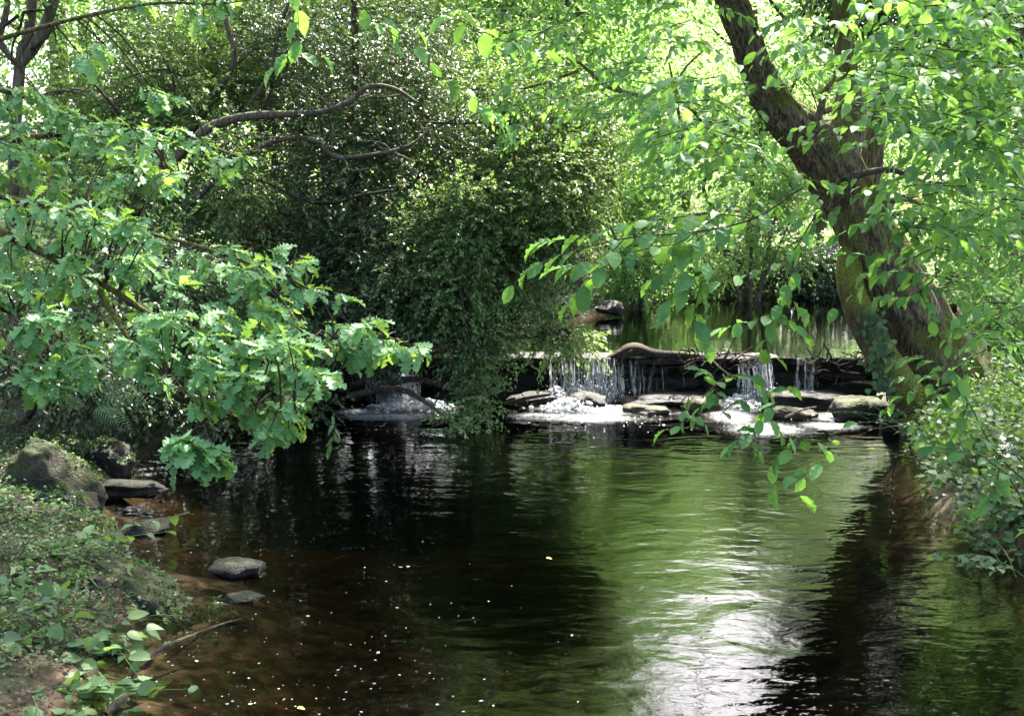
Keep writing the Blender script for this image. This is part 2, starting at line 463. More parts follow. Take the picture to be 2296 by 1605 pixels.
def ground_mat():
    m, nt, out = mat_new("earth")
    L = nt.links.new
    g = N(nt, "ShaderNodeNewGeometry")
    n1 = N(nt, "ShaderNodeTexNoise", Scale=2.5, Detail=8.0, Roughness=.65); L(g.outputs["Position"], n1.inputs["Vector"])
    n2 = N(nt, "ShaderNodeTexNoise", Scale=30.0, Detail=6.0, Roughness=.7); L(g.outputs["Position"], n2.inputs["Vector"])
    v = N(nt, "ShaderNodeTexVoronoi", Scale=16.0); L(g.outputs["Position"], v.inputs["Vector"])
    soil = ramp(nt, n2.outputs["Fac"], [(.3, (.010, .007, .005)), (.55, (.028, .020, .013)), (.72, (.06, .046, .032))])
    green = ramp(nt, n2.outputs["Fac"], [(.3, (.012, .02, .006)), (.55, (.028, .045, .011)), (.72, (.055, .075, .02))])
    f = ramp(nt, n1.outputs["Fac"], [(.42, (0, 0, 0)), (.6, (1, 1, 1))])
    mx = N(nt, "ShaderNodeMixRGB"); L(f, mx.inputs[0]); L(soil, mx.inputs[1]); L(green, mx.inputs[2])
    bed = ramp(nt, v.outputs["Color"], [(.0, (.06, .036, .02)), (.5, (.10, .072, .047)), (1, (.19, .135, .085))])
    bd = N(nt, "ShaderNodeMixRGB", blend_type='MULTIPLY'); bd.inputs[0].default_value = .7; L(bed, bd.inputs[1]); L(ramp(nt, n2.outputs["Fac"], [(.3, (.4, .4, .4)), (.7, (1, 1, 1))]), bd.inputs[2])
    wet = N(nt, "ShaderNodeAttribute", attribute_name="wet")
    m2 = N(nt, "ShaderNodeMixRGB"); L(wet.outputs["Fac"], m2.inputs[0]); L(mx.outputs[0], m2.inputs[1]); L(bd.outputs[0], m2.inputs[2])
    p = N(nt, "ShaderNodeBsdfPrincipled", Roughness=.9); p.inputs["Specular IOR Level"].default_value = .2
    L(m2.outputs[0], p.inputs["Base Color"])
    b = N(nt, "ShaderNodeBump", Strength=.8, Distance=.04); L(n2.outputs["Fac"], b.inputs["Height"]); L(b.outputs[0], p.inputs["Normal"])
    L(p.outputs[0], out.inputs[0])
    return m
def water_mat(name, tint, amp, calm_y=None):
    """Clear brown water: what lies under it seen through a tint, the surroundings mirrored by Fresnel."""
    m, nt, out = mat_new(name)
    L = nt.links.new
    g = N(nt, "ShaderNodeNewGeometry")
    hs = []
    for sc, st, dist, det in ((2.4, (.75, 1.15, 1), .0075, 2.0), (7.5, (.8, 1.15, 1), .0021, 2.0), (22.0, (.9, 1.1, 1), .0005, 2.0)):
        mp = N(nt, "ShaderNodeMapping"); mp.inputs["Scale"].default_value = st; mp.inputs["Rotation"].default_value = (0, 0, R(8)); L(g.outputs["Position"], mp.inputs[0])
        n = N(nt, "ShaderNodeTexNoise", Scale=sc, Detail=det, Roughness=.5, Distortion=.6); L(mp.outputs[0], n.inputs["Vector"])
        k = N(nt, "ShaderNodeMath", operation='MULTIPLY'); L(n.outputs["Fac"], k.inputs[0]); k.inputs[1].default_value = dist * amp
        hs.append(k.outputs[0])
    a = N(nt, "ShaderNodeMath", operation='ADD'); L(hs[0], a.inputs[0]); L(hs[1], a.inputs[1])
    a2 = N(nt, "ShaderNodeMath", operation='ADD'); L(a.outputs[0], a2.inputs[0]); L(hs[2], a2.inputs[1])
    h = a2.outputs[0]
    if calm_y:
        sx = N(nt, "ShaderNodeSeparateXYZ"); L(g.outputs["Position"], sx.inputs[0])
        kx = N(nt, "ShaderNodeMath", operation='MULTIPLY_ADD'); L(sx.outputs["X"], kx.inputs[0]); kx.inputs[1].default_value = .9; L(sx.outputs["Y"], kx.inputs[2])
        mr = N(nt, "ShaderNodeMapRange"); L(kx.outputs[0], mr.inputs[0]); mr.inputs[1].default_value = calm_y[0]; mr.inputs[2].default_value = calm_y[1]; mr.inputs[3].default_value = .45; mr.inputs[4].default_value = 1
        mu = N(nt, "ShaderNodeMath", operation='MULTIPLY'); L(h, mu.inputs[0]); L(mr.outputs[0], mu.inputs[1])
        h = mu.outputs[0]
    b = N(nt, "ShaderNodeBump", Strength=1.0, Distance=1.0); L(h, b.inputs["Height"])
    fr = N(nt, "ShaderNodeFresnel", IOR=1.33); L(b.outputs[0], fr.inputs["Normal"])
    gl = N(nt, "ShaderNodeBsdfGlossy", Roughness=.03); L(b.outputs[0], gl.inputs["Normal"])
    tr = N(nt, "ShaderNodeBsdfTransparent")      # light is lost with the depth of the water, blue first
    dp = N(nt, "ShaderNodeAttribute", attribute_name="depth")
    cc = N(nt, "ShaderNodeCombineXYZ")
    for ch in range(3):
        pw = N(nt, "ShaderNodeMath", operation='POWER'); pw.inputs[0].default_value = math.exp(-tint[ch]); L(dp.outputs["Fac"], pw.inputs[1]); L(pw.outputs[0], cc.inputs[ch])
    L(cc.outputs[0], tr.inputs[0])
    mix = N(nt, "ShaderNodeMixShader"); L(fr.outputs[0], mix.inputs[0]); L(tr.outputs[0], mix.inputs[1]); L(gl.outputs[0], mix.inputs[2])
    L(mix.outputs[0], out.inputs[0])
    return m
def foam_mat(name, lo, hi, scale, stretch=(1, 1, 1), attr=None):
    m, nt, out = mat_new(name)
    L = nt.links.new
    g = N(nt, "ShaderNodeNewGeometry")
    mp = N(nt, "ShaderNodeMapping"); mp.inputs["Scale"].default_value = stretch; L(g.outputs["Position"], mp.inputs[0])
    n = N(nt, "ShaderNodeTexNoise", Scale=scale, Detail=5.0, Roughness=.65); L(mp.outputs[0], n.inputs["Vector"])
    h = n.outputs["Fac"]
    if attr:
        at = N(nt, "ShaderNodeAttribute", attribute_name=attr)
        ad = N(nt, "ShaderNodeMath", operation='MULTIPLY_ADD'); L(at.outputs["Fac"], ad.inputs[0]); ad.inputs[1].default_value = .6; L(h, ad.inputs[2])
        h = ad.outputs[0]
    mr = N(nt, "ShaderNodeMapRange"); L(h, mr.inputs[0]); mr.inputs[1].default_value = lo; mr.inputs[2].default_value = hi
    p = N(nt, "ShaderNodeBsdfPrincipled", Roughness=.3); p.inputs["Base Color"].default_value = (.62, .64, .66, 1)
    tl = N(nt, "ShaderNodeBsdfTranslucent"); tl.inputs[0].default_value = (.6, .63, .65, 1)
    ms = N(nt, "ShaderNodeMixShader"); ms.inputs[0].default_value = .5; L(p.outputs[0], ms.inputs[1]); L(tl.outputs[0], ms.inputs[2])
    tr = N(nt, "ShaderNodeBsdfTransparent")
    mix = N(nt, "ShaderNodeMixShader"); L(mr.outputs[0], mix.inputs[0]); L(tr.outputs[0], mix.inputs[1]); L(ms.outputs[0], mix.inputs[2])
    L(mix.outputs[0], out.inputs[0])
    return m
def plain_mat(name, col, rough=.6):
    m, nt, out = mat_new(name)
    p = N(nt, "ShaderNodeBsdfPrincipled", Roughness=rough)
    g = N(nt, "ShaderNodeNewGeometry")
    n = N(nt, "ShaderNodeTexNoise", Scale=40.0, Detail=3.0); nt.links.new(g.outputs["Position"], n.inputs["Vector"])
    nt.links.new(ramp(nt, n.outputs["Fac"], [(.3, tuple(c * .75 for c in col)), (.7, col)]), p.inputs["Base Color"])
    nt.links.new(p.outputs[0], out.inputs[0])
    return m
M_GROUND = ground_mat()
M_POOL = water_mat("pool_water", (4.9, 5.4, 6.6), 1.7, (3.5, 9.0))
M_POND = water_mat("pond_water", (6.6, 7.6, 9.2), .45)
M_FOAM = foam_mat("foam", .62, 1.12, 26.0, (1, 1.3, 1), "den")
M_FROTH = foam_mat("froth", .25, .42, 30.0)
M_FALL = foam_mat("falling_water", .36, .66, 30.0, (1.6, 1, .12))
M_SHEET = foam_mat("sheet_water", .78, 1.12, 26.0, (1.9, .6, .09), "den")
M_PETAL = plain_mat("petal", (.5, .48, .43))
M_FLOWER = plain_mat("purple_petal", (.32, .10, .48))
M_WHITEFL = plain_mat("white_petal", (.8, .8, .76))
M_YELLOW = plain_mat("yellow_leaf", (.62, .55, .04))

# ------------------------------------------------------------------ terrain
LIP_Y, POND_Z = 14.1, .505
XL = np.array([(-30, -2.6), (4, -2.1), (5.0, -1.95), (5.6, -1.95), (6.4, -1.85), (7.4, -2.5), (8.5, -3.0), (11, -3.3), (13.4, -3.1), (14.5, -2.6), (16.5, -.4), (18.6, .55), (20.5, 1.45), (24, 2.7), (25.4, 3.6), (26.2, 9.0), (27, 9.5), (400, 9.5)])
XR = np.array([(-30, 3.6), (4, 3.5), (7.3, 3.1), (8.5, 3.15), (10, 3.5), (11.6, 3.85), (13.4, 4.2), (15, 4.9), (18, 6.2), (22, 8), (26.2, 9.4), (27, 9.4), (400, 9.4)])
def height(x, y):
    xl, xr = np.interp(y, XL[:, 0], XL[:, 1]), np.interp(y, XR[:, 0], XR[:, 1])
    q = np.stack([x, y, 0 * x], -1)
    wob = (fbm(q * 1.3, 3, 3) - .5) * .5
    dl, dr = xl - x + wob, x - xr + wob
    d = np.maximum(dl, dr)
    wl = np.clip((y - LIP_Y + .15) / .3, 0, 1) * POND_Z
    slope_l = np.where((y < 7.5) & (dl > dr), .14, .42)
    zin = wl - np.clip(.02 - d * slope_l, .0, .55) - np.clip(-d * .1, 0, .15)
    left = dl > dr
    dd = np.maximum(d, 0)
    zl = .08 * (1 - np.exp(-dd / .15)) + .22 * np.minimum(dd, 3.2) + .10 * np.clip(dd - 3.2, 0, 60)
    zl_near = .04 * (1 - np.exp(-dd / .2)) + .15 * np.minimum(dd, 3.2) + .10 * np.clip(dd - 3.2, 0, 60)
    k = np.clip((y - 5.5) / 2.5, 0, 1)
    zl = zl * k + zl_near * (1 - k)
    zr = .14 * (1 - np.exp(-dd / .12)) + .20 * np.minimum(dd, 4) + .035 * np.clip(dd - 4, 0, 90)
    zo = wl + np.where(left, zl, zr) + (fbm(q * 2.2 + 9, 8, 3) - .5) * .16 * np.clip(dd * 2, 0, 1)
    return np.where(d > 0, zo, zin + (fbm(q * 2.5, 5, 2) - .5) * .10 * np.clip(-d * 3, 0, 1)), d
def hz(x, y):
    return float(height(np.array([float(x)]), np.array([float(y)]))[0][0])
def axis(lo, hi, step, far):
    a = list(np.arange(lo, hi, step))
    s, x = step, hi
    while x < far:
        a.append(x); s *= 1.22; x += s
    a.append(far)
    s, x, b = step, lo, []
    while x > -far:
        s *= 1.22; x -= s; b.append(x)
    return np.array(b[::-1] + a)
gx, gy = axis(-8, 10, .13, 320), axis(3.5, 29, .13, 320)
X, Y = np.meshgrid(gx, gy, indexing='ij')
Zg, Dg = height(X.ravel(), Y.ravel())
def grid_faces(nx, ny):
    i, j = np.meshgrid(np.arange(nx - 1), np.arange(ny - 1), indexing='ij')
    a = (i * ny + j).ravel()
    return np.stack([a, a + ny, a + ny + 1, a + 1], 1)
me = mesh_np("ground", np.stack([X.ravel(), Y.ravel(), Zg], 1), grid_faces(len(gx), len(gy)), M_GROUND, smooth=True)
at_ = me.attributes.new("wet", 'FLOAT', 'POINT')
at_.data.foreach_set("value", np.clip(1 - (Dg + .0) / .35, 0, 1).astype(np.float32))
tag(obj("ground", me), kind='structure')
def sheet(name, a, b, z, mat):
    A, B = np.meshgrid(a, b, indexing='ij')
    me = mesh_np(name, np.stack([A.ravel(), B.ravel(), 0 * A.ravel() + z], 1), grid_faces(len(a), len(b)), mat, smooth=True)
    t = me.attributes.new("depth", 'FLOAT', 'POINT')
    t.data.foreach_set("value", np.clip(z - height(A.ravel(), B.ravel())[0], 0, 2).astype(np.float32))
    return tag(obj(name, me), kind='structure')
sheet("pool_water", np.linspace(-4.6, 5.6, 110), np.concatenate([np.linspace(-14, 3.9, 12), np.linspace(4, LIP_Y - .02, 120)]), 0.0, M_POOL)
sheet("pond_water", np.linspace(-4.5, 11.5, 100), np.linspace(LIP_Y - .13, 27.2, 90), POND_Z, M_POND)

# ------------------------------------------------------------------ stones
def ico(sub):
    bm = bmesh.new()
    bmesh.ops.create_icosphere(bm, subdivisions=sub, radius=1)
    v = np.array([x.co[:] for x in bm.verts]); f = np.array([[q.index for q in x.verts] for x in bm.faces])
    bm.free()
    return v, f
ICO = {k: ico(k) for k in (1, 2, 3, 4, 5)}
def rock_data(size, seed, sub=3, box=4.0, rough=.18, cuts=5, fine=.05):
    v, f = ICO[sub]
    v = v / (np.abs(v) ** box).sum(1, keepdims=True) ** (1 / box)
    r2 = np.random.default_rng(seed)
    for _ in range(cuts):
        n = unit(r2.normal(size=3)); c = r2.uniform(.72, .95)
        k = np.maximum(v @ n - c, 0)
        v = v - k[:, None] * n * .85
    v = v * (1 + rough * 2 * (fbm(v * 1.6 + seed * 3.7, seed, 3) - .5))[:, None]
    v = v * (1 + fine * 2 * (fbm(v * 6 + seed, seed + 3, 3) - .5))[:, None]
    return v * np.asarray(size) * .5, f
def rock_obj(name, loc, size, mat, seed, parent=None, rz=0, tilt=(0, 0), **kw):
    v, f = rock_data(size, seed, **kw)
    o = bpy.data.objects.new(name, mesh_np(name, v, f, mat, smooth=True))
    o.location = Vector([float(c) for c in loc])
    o.rotation_euler = (tilt[0], tilt[1], rz)
    return link(o, parent)

weir = thing("weir", "low weir of dark wet stone blocks with water spilling over", "weir", (0.4, LIP_Y, 0))
for ci, (z0, hgt, yf) in enumerate(((-.10, .25, LIP_Y - .16), (.14, .17, LIP_Y - .08), (.30, .15, LIP_Y - .03))):
    x = -3.7 + ci * .13
    while x < 4.5:
        w = random.uniform(.36, .85)
        rock_obj("stone", (x + w / 2, yf + .2 + random.uniform(-.05, .05), z0 + hgt / 2), (w + .03, .5, hgt + .03), M_WET, random.randint(1, 9999), weir, random.uniform(-.05, .05), (random.uniform(-.05, .05), random.uniform(-.03, .03)), sub=3, box=7.0, rough=.08, cuts=3, fine=.03)
        x += w
x = -3.7
while x < 4.5:
    w = random.uniform(.6, 1.2)
    rock_obj("cap_stone", (x + w / 2, LIP_Y + .17, .462 + random.uniform(-.012, .02)), (w + .02, .62, .085), M_WET, random.randint(1, 9999), weir, random.uniform(-.04, .04), (0, random.uniform(-.015, .015)), sub=3, box=8.0, rough=.06, cuts=2, fine=.03)
    x += w
ROCKS = [   # px, py (waterline), level, size, material, label, seed, box, dy
    ("rock", 1836, 915, 0.0, (1.15, .75, .17), M_WET, "broad dark wet slab lying at the foot of the small fall", 3, 6.0),
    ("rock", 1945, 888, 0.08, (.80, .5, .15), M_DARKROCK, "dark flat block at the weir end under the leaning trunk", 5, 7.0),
    ("rock", 1945, 948, 0.0, (.62, .5, .24), M_MOSSROCK, "mossy square block standing in the water by the leaning trunk", 8, 6.0),
    ("rock", 1452, 930, 0.0, (.52, .4, .085), M_ROCK, "pale flat oval stone lying just out of the pool below the weir", 12, 3.0),
    ("rock", 1322, 912, 0.02, (.42, .35, .15), M_WET, "small black rock in white foam under the main fall", 14, 4.0),
    ("rock", 1390, 893, 0.04, (.5, .3, .15), M_WET, "dark wedge of rock leaning against the weir beside the main fall", 18, 4.0),
    ("rock", 1500, 908, 0.02, (1.15, .55, .10), M_WET, "long low black slab with water running over it", 21, 6.0),
    ("rock", 1590, 922, 0.0, (.42, .4, .12), M_MOSSROCK, "rounded stone with yellow moss in midstream below the weir", 25, 3.0),
    ("rock", 1788, 938, 0.0, (.48, .35, .11), M_ROCK, "brownish stone with a stick across it in the rapids", 29, 3.5),
    ("rock", 1745, 888, 0.06, (.55, .35, .13), M_WET, "dark stepped stone under the thin right trickle", 31, 7.0),
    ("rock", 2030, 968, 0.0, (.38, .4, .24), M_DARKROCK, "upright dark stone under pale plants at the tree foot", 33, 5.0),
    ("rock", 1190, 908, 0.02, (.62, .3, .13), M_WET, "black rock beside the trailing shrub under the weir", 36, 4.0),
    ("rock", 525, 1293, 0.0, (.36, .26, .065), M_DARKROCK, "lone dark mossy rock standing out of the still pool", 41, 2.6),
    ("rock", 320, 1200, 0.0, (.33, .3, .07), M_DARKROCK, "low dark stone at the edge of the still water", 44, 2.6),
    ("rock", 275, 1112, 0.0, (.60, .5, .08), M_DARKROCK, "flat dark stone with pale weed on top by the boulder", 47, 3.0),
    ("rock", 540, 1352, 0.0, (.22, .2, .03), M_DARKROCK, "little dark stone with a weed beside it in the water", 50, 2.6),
]
for (nm, px, py, zl, size, mt, lab, sd, bx) in ROCKS:
    g0 = G(px, py, zl)
    tag(rock_obj(nm, (g0[0], g0[1] + size[1] * .45, zl + size[2] * .2), (size[0], size[1], size[2] * 1.6), mt, sd, None, random.uniform(-.25, .25), (random.uniform(-.06, .06), random.uniform(-.06, .06)), sub=4, box=bx, rough=.26, cuts=9, fine=.09), lab, "rock", "stones along the stream")
for (px, py, Yr, size, mt, lab, sd, rz, tl) in (
    (115, 1100, 8.6, (.72, .75, .62), M_MOSSROCK, "large boulder with moss and a bare grey face on the bank", 61, .5, (.1, .25)),
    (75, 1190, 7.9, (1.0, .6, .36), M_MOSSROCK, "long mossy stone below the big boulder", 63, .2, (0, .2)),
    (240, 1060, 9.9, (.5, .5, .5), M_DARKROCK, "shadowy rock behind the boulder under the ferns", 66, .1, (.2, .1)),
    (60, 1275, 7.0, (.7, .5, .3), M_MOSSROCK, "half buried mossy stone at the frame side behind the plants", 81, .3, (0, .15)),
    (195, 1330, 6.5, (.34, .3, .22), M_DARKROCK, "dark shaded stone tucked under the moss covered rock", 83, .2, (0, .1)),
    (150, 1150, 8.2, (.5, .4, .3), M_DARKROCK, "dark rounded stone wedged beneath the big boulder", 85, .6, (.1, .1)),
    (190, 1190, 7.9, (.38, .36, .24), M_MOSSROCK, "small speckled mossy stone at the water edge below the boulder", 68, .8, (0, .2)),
):
    p0 = P(px, py, Yr)
    tag(rock_obj("boulder", p0, size, mt, sd, None, rz, tl, sub=5, box=3.0, rough=.26, cuts=12, fine=.10), lab, "rock", "stones on the near bank")
# mossy ridge of rock slanting into the water, near bank
a_, b_ = P(180, 1268, 6.95), P(412, 1372, 6.3)
o_ = rock_obj("boulder", (a_ + b_) / 2 + np.array([-.02, .02, -.04]), (np.linalg.norm(b_ - a_) * 1.12, .40, .34), M_MOSSROCK, 91, None, 0, (0, 0), sub=5, box=3.2, rough=.16, cuts=12, fine=.12)
dv = Vector((b_ - a_).tolist())
o_.rotation_euler = (.15, math.atan2(-dv.z, math.hypot(dv.x, dv.y)), math.atan2(dv.y, dv.x))
tag(o_, "long moss covered rock slanting from the bank down into the pool", "rock", "stones on the near bank")

# ------------------------------------------------------------------ falling water and foam
def cascade(label, px0, px1, n, z0=POND_Z, z1=.0, out_=.16, wmax=.03, y0=LIP_Y - .14, seed=0, splash=.25, dens=1.0):
    r2 = np.random.default_rng(seed)
    x0, x1 = P(px0, 860, y0)[0], P(px1, 860, y0)[0]
    bag = Bag()
    cl = r2.uniform(x0, x1, max(2, n // 22))
    cw = r2.uniform(.3, 1.0, len(cl)) ** 2
    for i in range(n // 3):
        c = r2.integers(len(cl))
        x = np.clip(cl[c] + r2.normal(0, (x1 - x0) * .05), x0, x1) if r2.random() < .8 else r2.uniform(x0, x1)
        w = .003 + wmax * r2.random() ** 2.2 * cw[c]
        m = 10
        t = np.linspace(0, 1, m)
        top = z0 + r2.uniform(-.012, .012)
        if r2.random() < .35: top -= r2.random() * .25            # breaks off a ledge of the wall
        bot = z1 + (r2.random() ** 2.5) * .22
        o_ = out_ * r2.uniform(.2, 1.3)
        z = top - max(.06, top - bot) * t ** 1.6
        y = y0 + r2.uniform(-.03, .06) - o_ * t ** .8
        xx = x + r2.normal(0, .03) * t + np.cumsum(r2.normal(0, .004, m))
        ww = w * (.35 + 1.4 * t ** 1.5) * (1 + .45 * r2.normal(size=m)) * np.where(t > .95, .4, 1)
        L_, R_ = np.stack([xx - ww / 2, y, z], 1), np.stack([xx + ww / 2, y, z], 1)
        Mi = np.stack([xx, y - ww * .4, z], 1)
        i0 = np.arange(m - 1)
        bag.add(np.vstack([L_, Mi, R_]), np.vstack([np.stack([i0, i0 + m, i0 + m + 1, i0 + 1], 1), np.stack([i0 + m, i0 + 2 * m, i0 + 2 * m + 1, i0 + m + 1], 1)]))
    wide = x1 - x0
    nx_, nz_ = max(10, int(wide / .012)), 14
    sh_v, sh_f, sh_d, off = [], [], [], 0
    for lay in range(2):
        U, T = np.meshgrid(np.linspace(0, 1, nx_), np.linspace(0, 1, nz_), indexing='ij')
        U, T = U.ravel(), T.ravel()
        q = np.stack([x0 + U * wide, T * .25, 0 * U + lay * 5 + seed], 1)
        push = fbm(q * np.array([16, 6, 1]), seed + lay, 3)
        y = y0 + .02 - lay * .05 - out_ * (.4 + .9 * push) * T ** .8
        z = z0 + .004 - (z0 - z1) * T ** 1.5
        sh_v.append(np.stack([x0 + U * wide + .03 * (push - .5) * T, y, z], 1))
        dn = fbm(np.stack([x0 + U * wide, 0 * U, 0 * U + lay * 3], 1) * 5.5 + seed * 1.7, seed + 7, 2) * 1.5 - .15 + .25 * T ** 2
        sh_d.append(dn * np.clip(np.minimum(U, 1 - U) * 7, 0, 1) * dens)
        sh_f.append(grid_faces(nx_, nz_) + off); off += len(U)
    sme = mesh_np("water_sheet", np.vstack(sh_v), np.vstack(sh_f), M_SHEET, smooth=True)
    sat = sme.attributes.new("den", 'FLOAT', 'POINT'); sat.data.foreach_set("value", np.concatenate(sh_d).astype(np.float32))
    # drops and lumps of white water thrown up at the foot
    v0, f0 = ICO[1]
    drops = Bag()
    for i in range(int(n * 2.2 * splash / .25)):
        c = r2.integers(len(cl))
        q = np.array([np.clip(cl[c] + r2.normal(0, (x1 - x0) * .10), x0 - .1, x1 + .1), y0 - out_ + r2.normal(0, .10), abs(r2.normal(0, splash * .42))])
        k = .003 + .013 * r2.random() ** 3 * np.exp(-q[2] * 5)
        drops.add(v0 * k * np.array([1, 1, 1.3]) + q, f0)
    t = thing("waterfall", label, "waterfall", ((x0 + x1) / 2, y0, z1), "water falling over the weir")
    obj("water_sheet", sme, t)
    bag.build("strands", M_FALL, t, kind='stuff')
    drops.build("spray", M_FALL, t, kind='stuff')
    return t
cascade("widest white fall of water with foam and a black rock below", 1235, 1395, 330, seed=1, wmax=.026, splash=.34, dens=.70)
cascade("small white fall half hidden behind oak leaves", 835, 950, 220, seed=2, wmax=.024, splash=.30)
cascade("thin streaks of water down the dark stones beneath the drift log", 1395, 1580, 60, seed=3, wmax=.012, out_=.1, z1=.06, splash=.10, dens=.34)
cascade("bright white fall beside the heap of drift twigs", 1655, 1725, 200, seed=4, wmax=.032, out_=.22, z1=.04, splash=.25)
cascade("narrow trickle onto the stepped stone near the leaning trunk", 1765, 1830, 34, seed=5, wmax=.014, out_=.12, z1=.12, splash=.12, dens=.6)
def foam_patch(name, label, spots, seed, n=150, lump=.05):
    x0, x1 = min(s[0] - s[2] for s in spots), max(s[0] + s[2] for s in spots)
    y0, y1 = min(s[1] - s[3] for s in spots), max(s[1] + s[3] for s in spots)
    st = .024
    a, b = np.arange(x0, x1, st), np.arange(y0, y1, st)
    A, B = np.meshgrid(a, b, indexing='ij')
    q = np.stack([A.ravel(), B.ravel(), 0 * A.ravel()], 1)
    den, zz = np.zeros(len(q)), np.zeros(len(q))
    for (sx, sy, rx, ry, hh) in spots:
        k = np.exp(-(((q[:, 0] - sx) / rx) ** 2 + ((q[:, 1] - sy) / ry) ** 2) * 2.2)
        den = np.maximum(den, k); zz = np.maximum(zz, k * hh)
    nz = fbm(q * np.array([7, 11, 1]), seed, 4)
    z = .004 + zz * (.1 + 1.8 * np.clip(fbm(q * 8, seed + 4, 4) - .2, 0, 1)) * np.clip(den * 2 - .6, 0, 1) + lump * np.clip(nz - .4, 0, 1) * den
    keep = den > .03
    f = grid_faces(len(a), len(b))
    f = f[keep[f].all(1)]
    used = np.unique(f); mp = np.zeros(len(q), int); mp[used] = np.arange(len(used))
    fme = mesh_np(name, np.stack([q[:, 0], q[:, 1], np.maximum(z, .004)], 1)[used], mp[f], M_FOAM, smooth=True)
    fat = fme.attributes.new("den", 'FLOAT', 'POINT'); fat.data.foreach_set("value", den[used].astype(np.float32))
    tag(obj(name, fme), kind='stuff')
    r2 = np.random.default_rng(seed)
    bag = Bag()
    v0, f0 = ICO[1]
    for (sx, sy, rx, ry, hh) in spots:
        if hh < .05: continue
        for i in range(int(150 + 3000 * hh * rx)):
            a = r2.normal(0, .36, 2)
            mnd = hh * math.exp(-2.2 * (a[0] ** 2 + a[1] ** 2))
            k = .005 + .024 * r2.random() ** 2.5
            c = np.array([sx + a[0] * rx, sy + a[1] * ry, mnd * r2.random() ** .6])
            vv = v0 * (1 + .5 * (vnoise(v0 * 2.3 + i * 1.7, i) - .5))[:, None]
            bag.add(vv * k * np.array([1.3, 1, .8]) + c, f0)
    bag.build("froth", M_FROTH, None, kind='stuff')
def gf(px, py, rx, ry, h=.03):
    g0 = G(px, py, 0); return (g0[0], g0[1], rx, ry, h)
foam_patch("foam", "", [gf(1290, 915, .55, .35, .12), gf(1245, 905, .25, .3, .20), gf(1300, 900, .5, .3, .20), gf(1390, 922, .6, .35, .04), gf(1210, 935, .45, .3, .02), gf(1300, 938, .8, .35, .015), gf(1460, 905, .5, .3, .06), gf(890, 915, .45, .35, .06), gf(893, 908, .18, .2, .28), gf(960, 915, .4, .3, .10), gf(810, 925, .4, .3, .02), gf(870, 935, .7, .3, .012),
    gf(1655, 905, .36, .45, .10), gf(1640, 935, .30, .6, .015), gf(1740, 900, .3, .3, .07), gf(1800, 897, .5, .25, .10), gf(1870, 935, .35, .4, .02), gf(1720, 962, .5, .5, .012), gf(1580, 897, .3, .2, .06), gf(1860, 955, .4, .3, .01)], 5)
# bubbles drifting down from the foam, and petals on the still water
def flecks(name, pts, size, mat, seed, z=.004):
    r2 = np.random.default_rng(seed)
    n = len(pts)
    k = 6
    ang = np.linspace(0, 2 * np.pi, k, endpoint=False)
    s = size * np.exp(r2.normal(-.15, .5, (n, 1, 1))) * (1 + .25 * r2.normal(size=(n, k, 1)))
    asp = r2.uniform(.55, 1, (n, 1)); th = r2.uniform(0, 6.3, (n, 1))
    cx, cy = np.cos(ang)[None], np.sin(ang)[None] * asp
    ring = np.stack([cx * np.cos(th) - cy * np.sin(th), cx * np.sin(th) + cy * np.cos(th), np.zeros((n, k))], -1) * s
    top = pts[:, None] + np.array([0, 0, z]) + ring
    V = np.concatenate([top, pts[:, None] + np.array([0, 0, z + size * .35])], 1)
    f = np.array([[j, (j + 1) % k, k] for j in range(k)])
    F_ = (f[None] + (np.arange(n) * (k + 1))[:, None, None]).reshape(-1, 3)
    return tag(obj(name, mesh_np(name, V.reshape(-1, 3), F_, mat, smooth=True)), kind='stuff')
r3 = np.random.default_rng(77)
bp = np.vstack([np.stack([r3.normal(P(1320, 960, 12)[0], .6, 110), r3.normal(12.55, .35, 110), np.zeros(110)], 1),
                np.stack([r3.normal(P(890, 950, 12)[0], .4, 80), r3.normal(12.2, .3, 80), np.zeros(80)], 1)])
flecks("bubbles", bp, .008, M_PETAL, 3)
pp = []
while len(pp) < 170:
    px, py = r3.uniform(280, 1500), 1180 + 425 * r3.random() ** .8
    if r3.random() > np.exp(-((px - 620) / 420) ** 2): continue
    g0 = G(px, py, 0)
    if g0[0] > np.interp(g0[1], XL[:, 0], XL[:, 1]) + .1: pp.append([g0[0], g0[1], 0])
flecks("petals", np.array(pp), .0048, M_PETAL, 9)

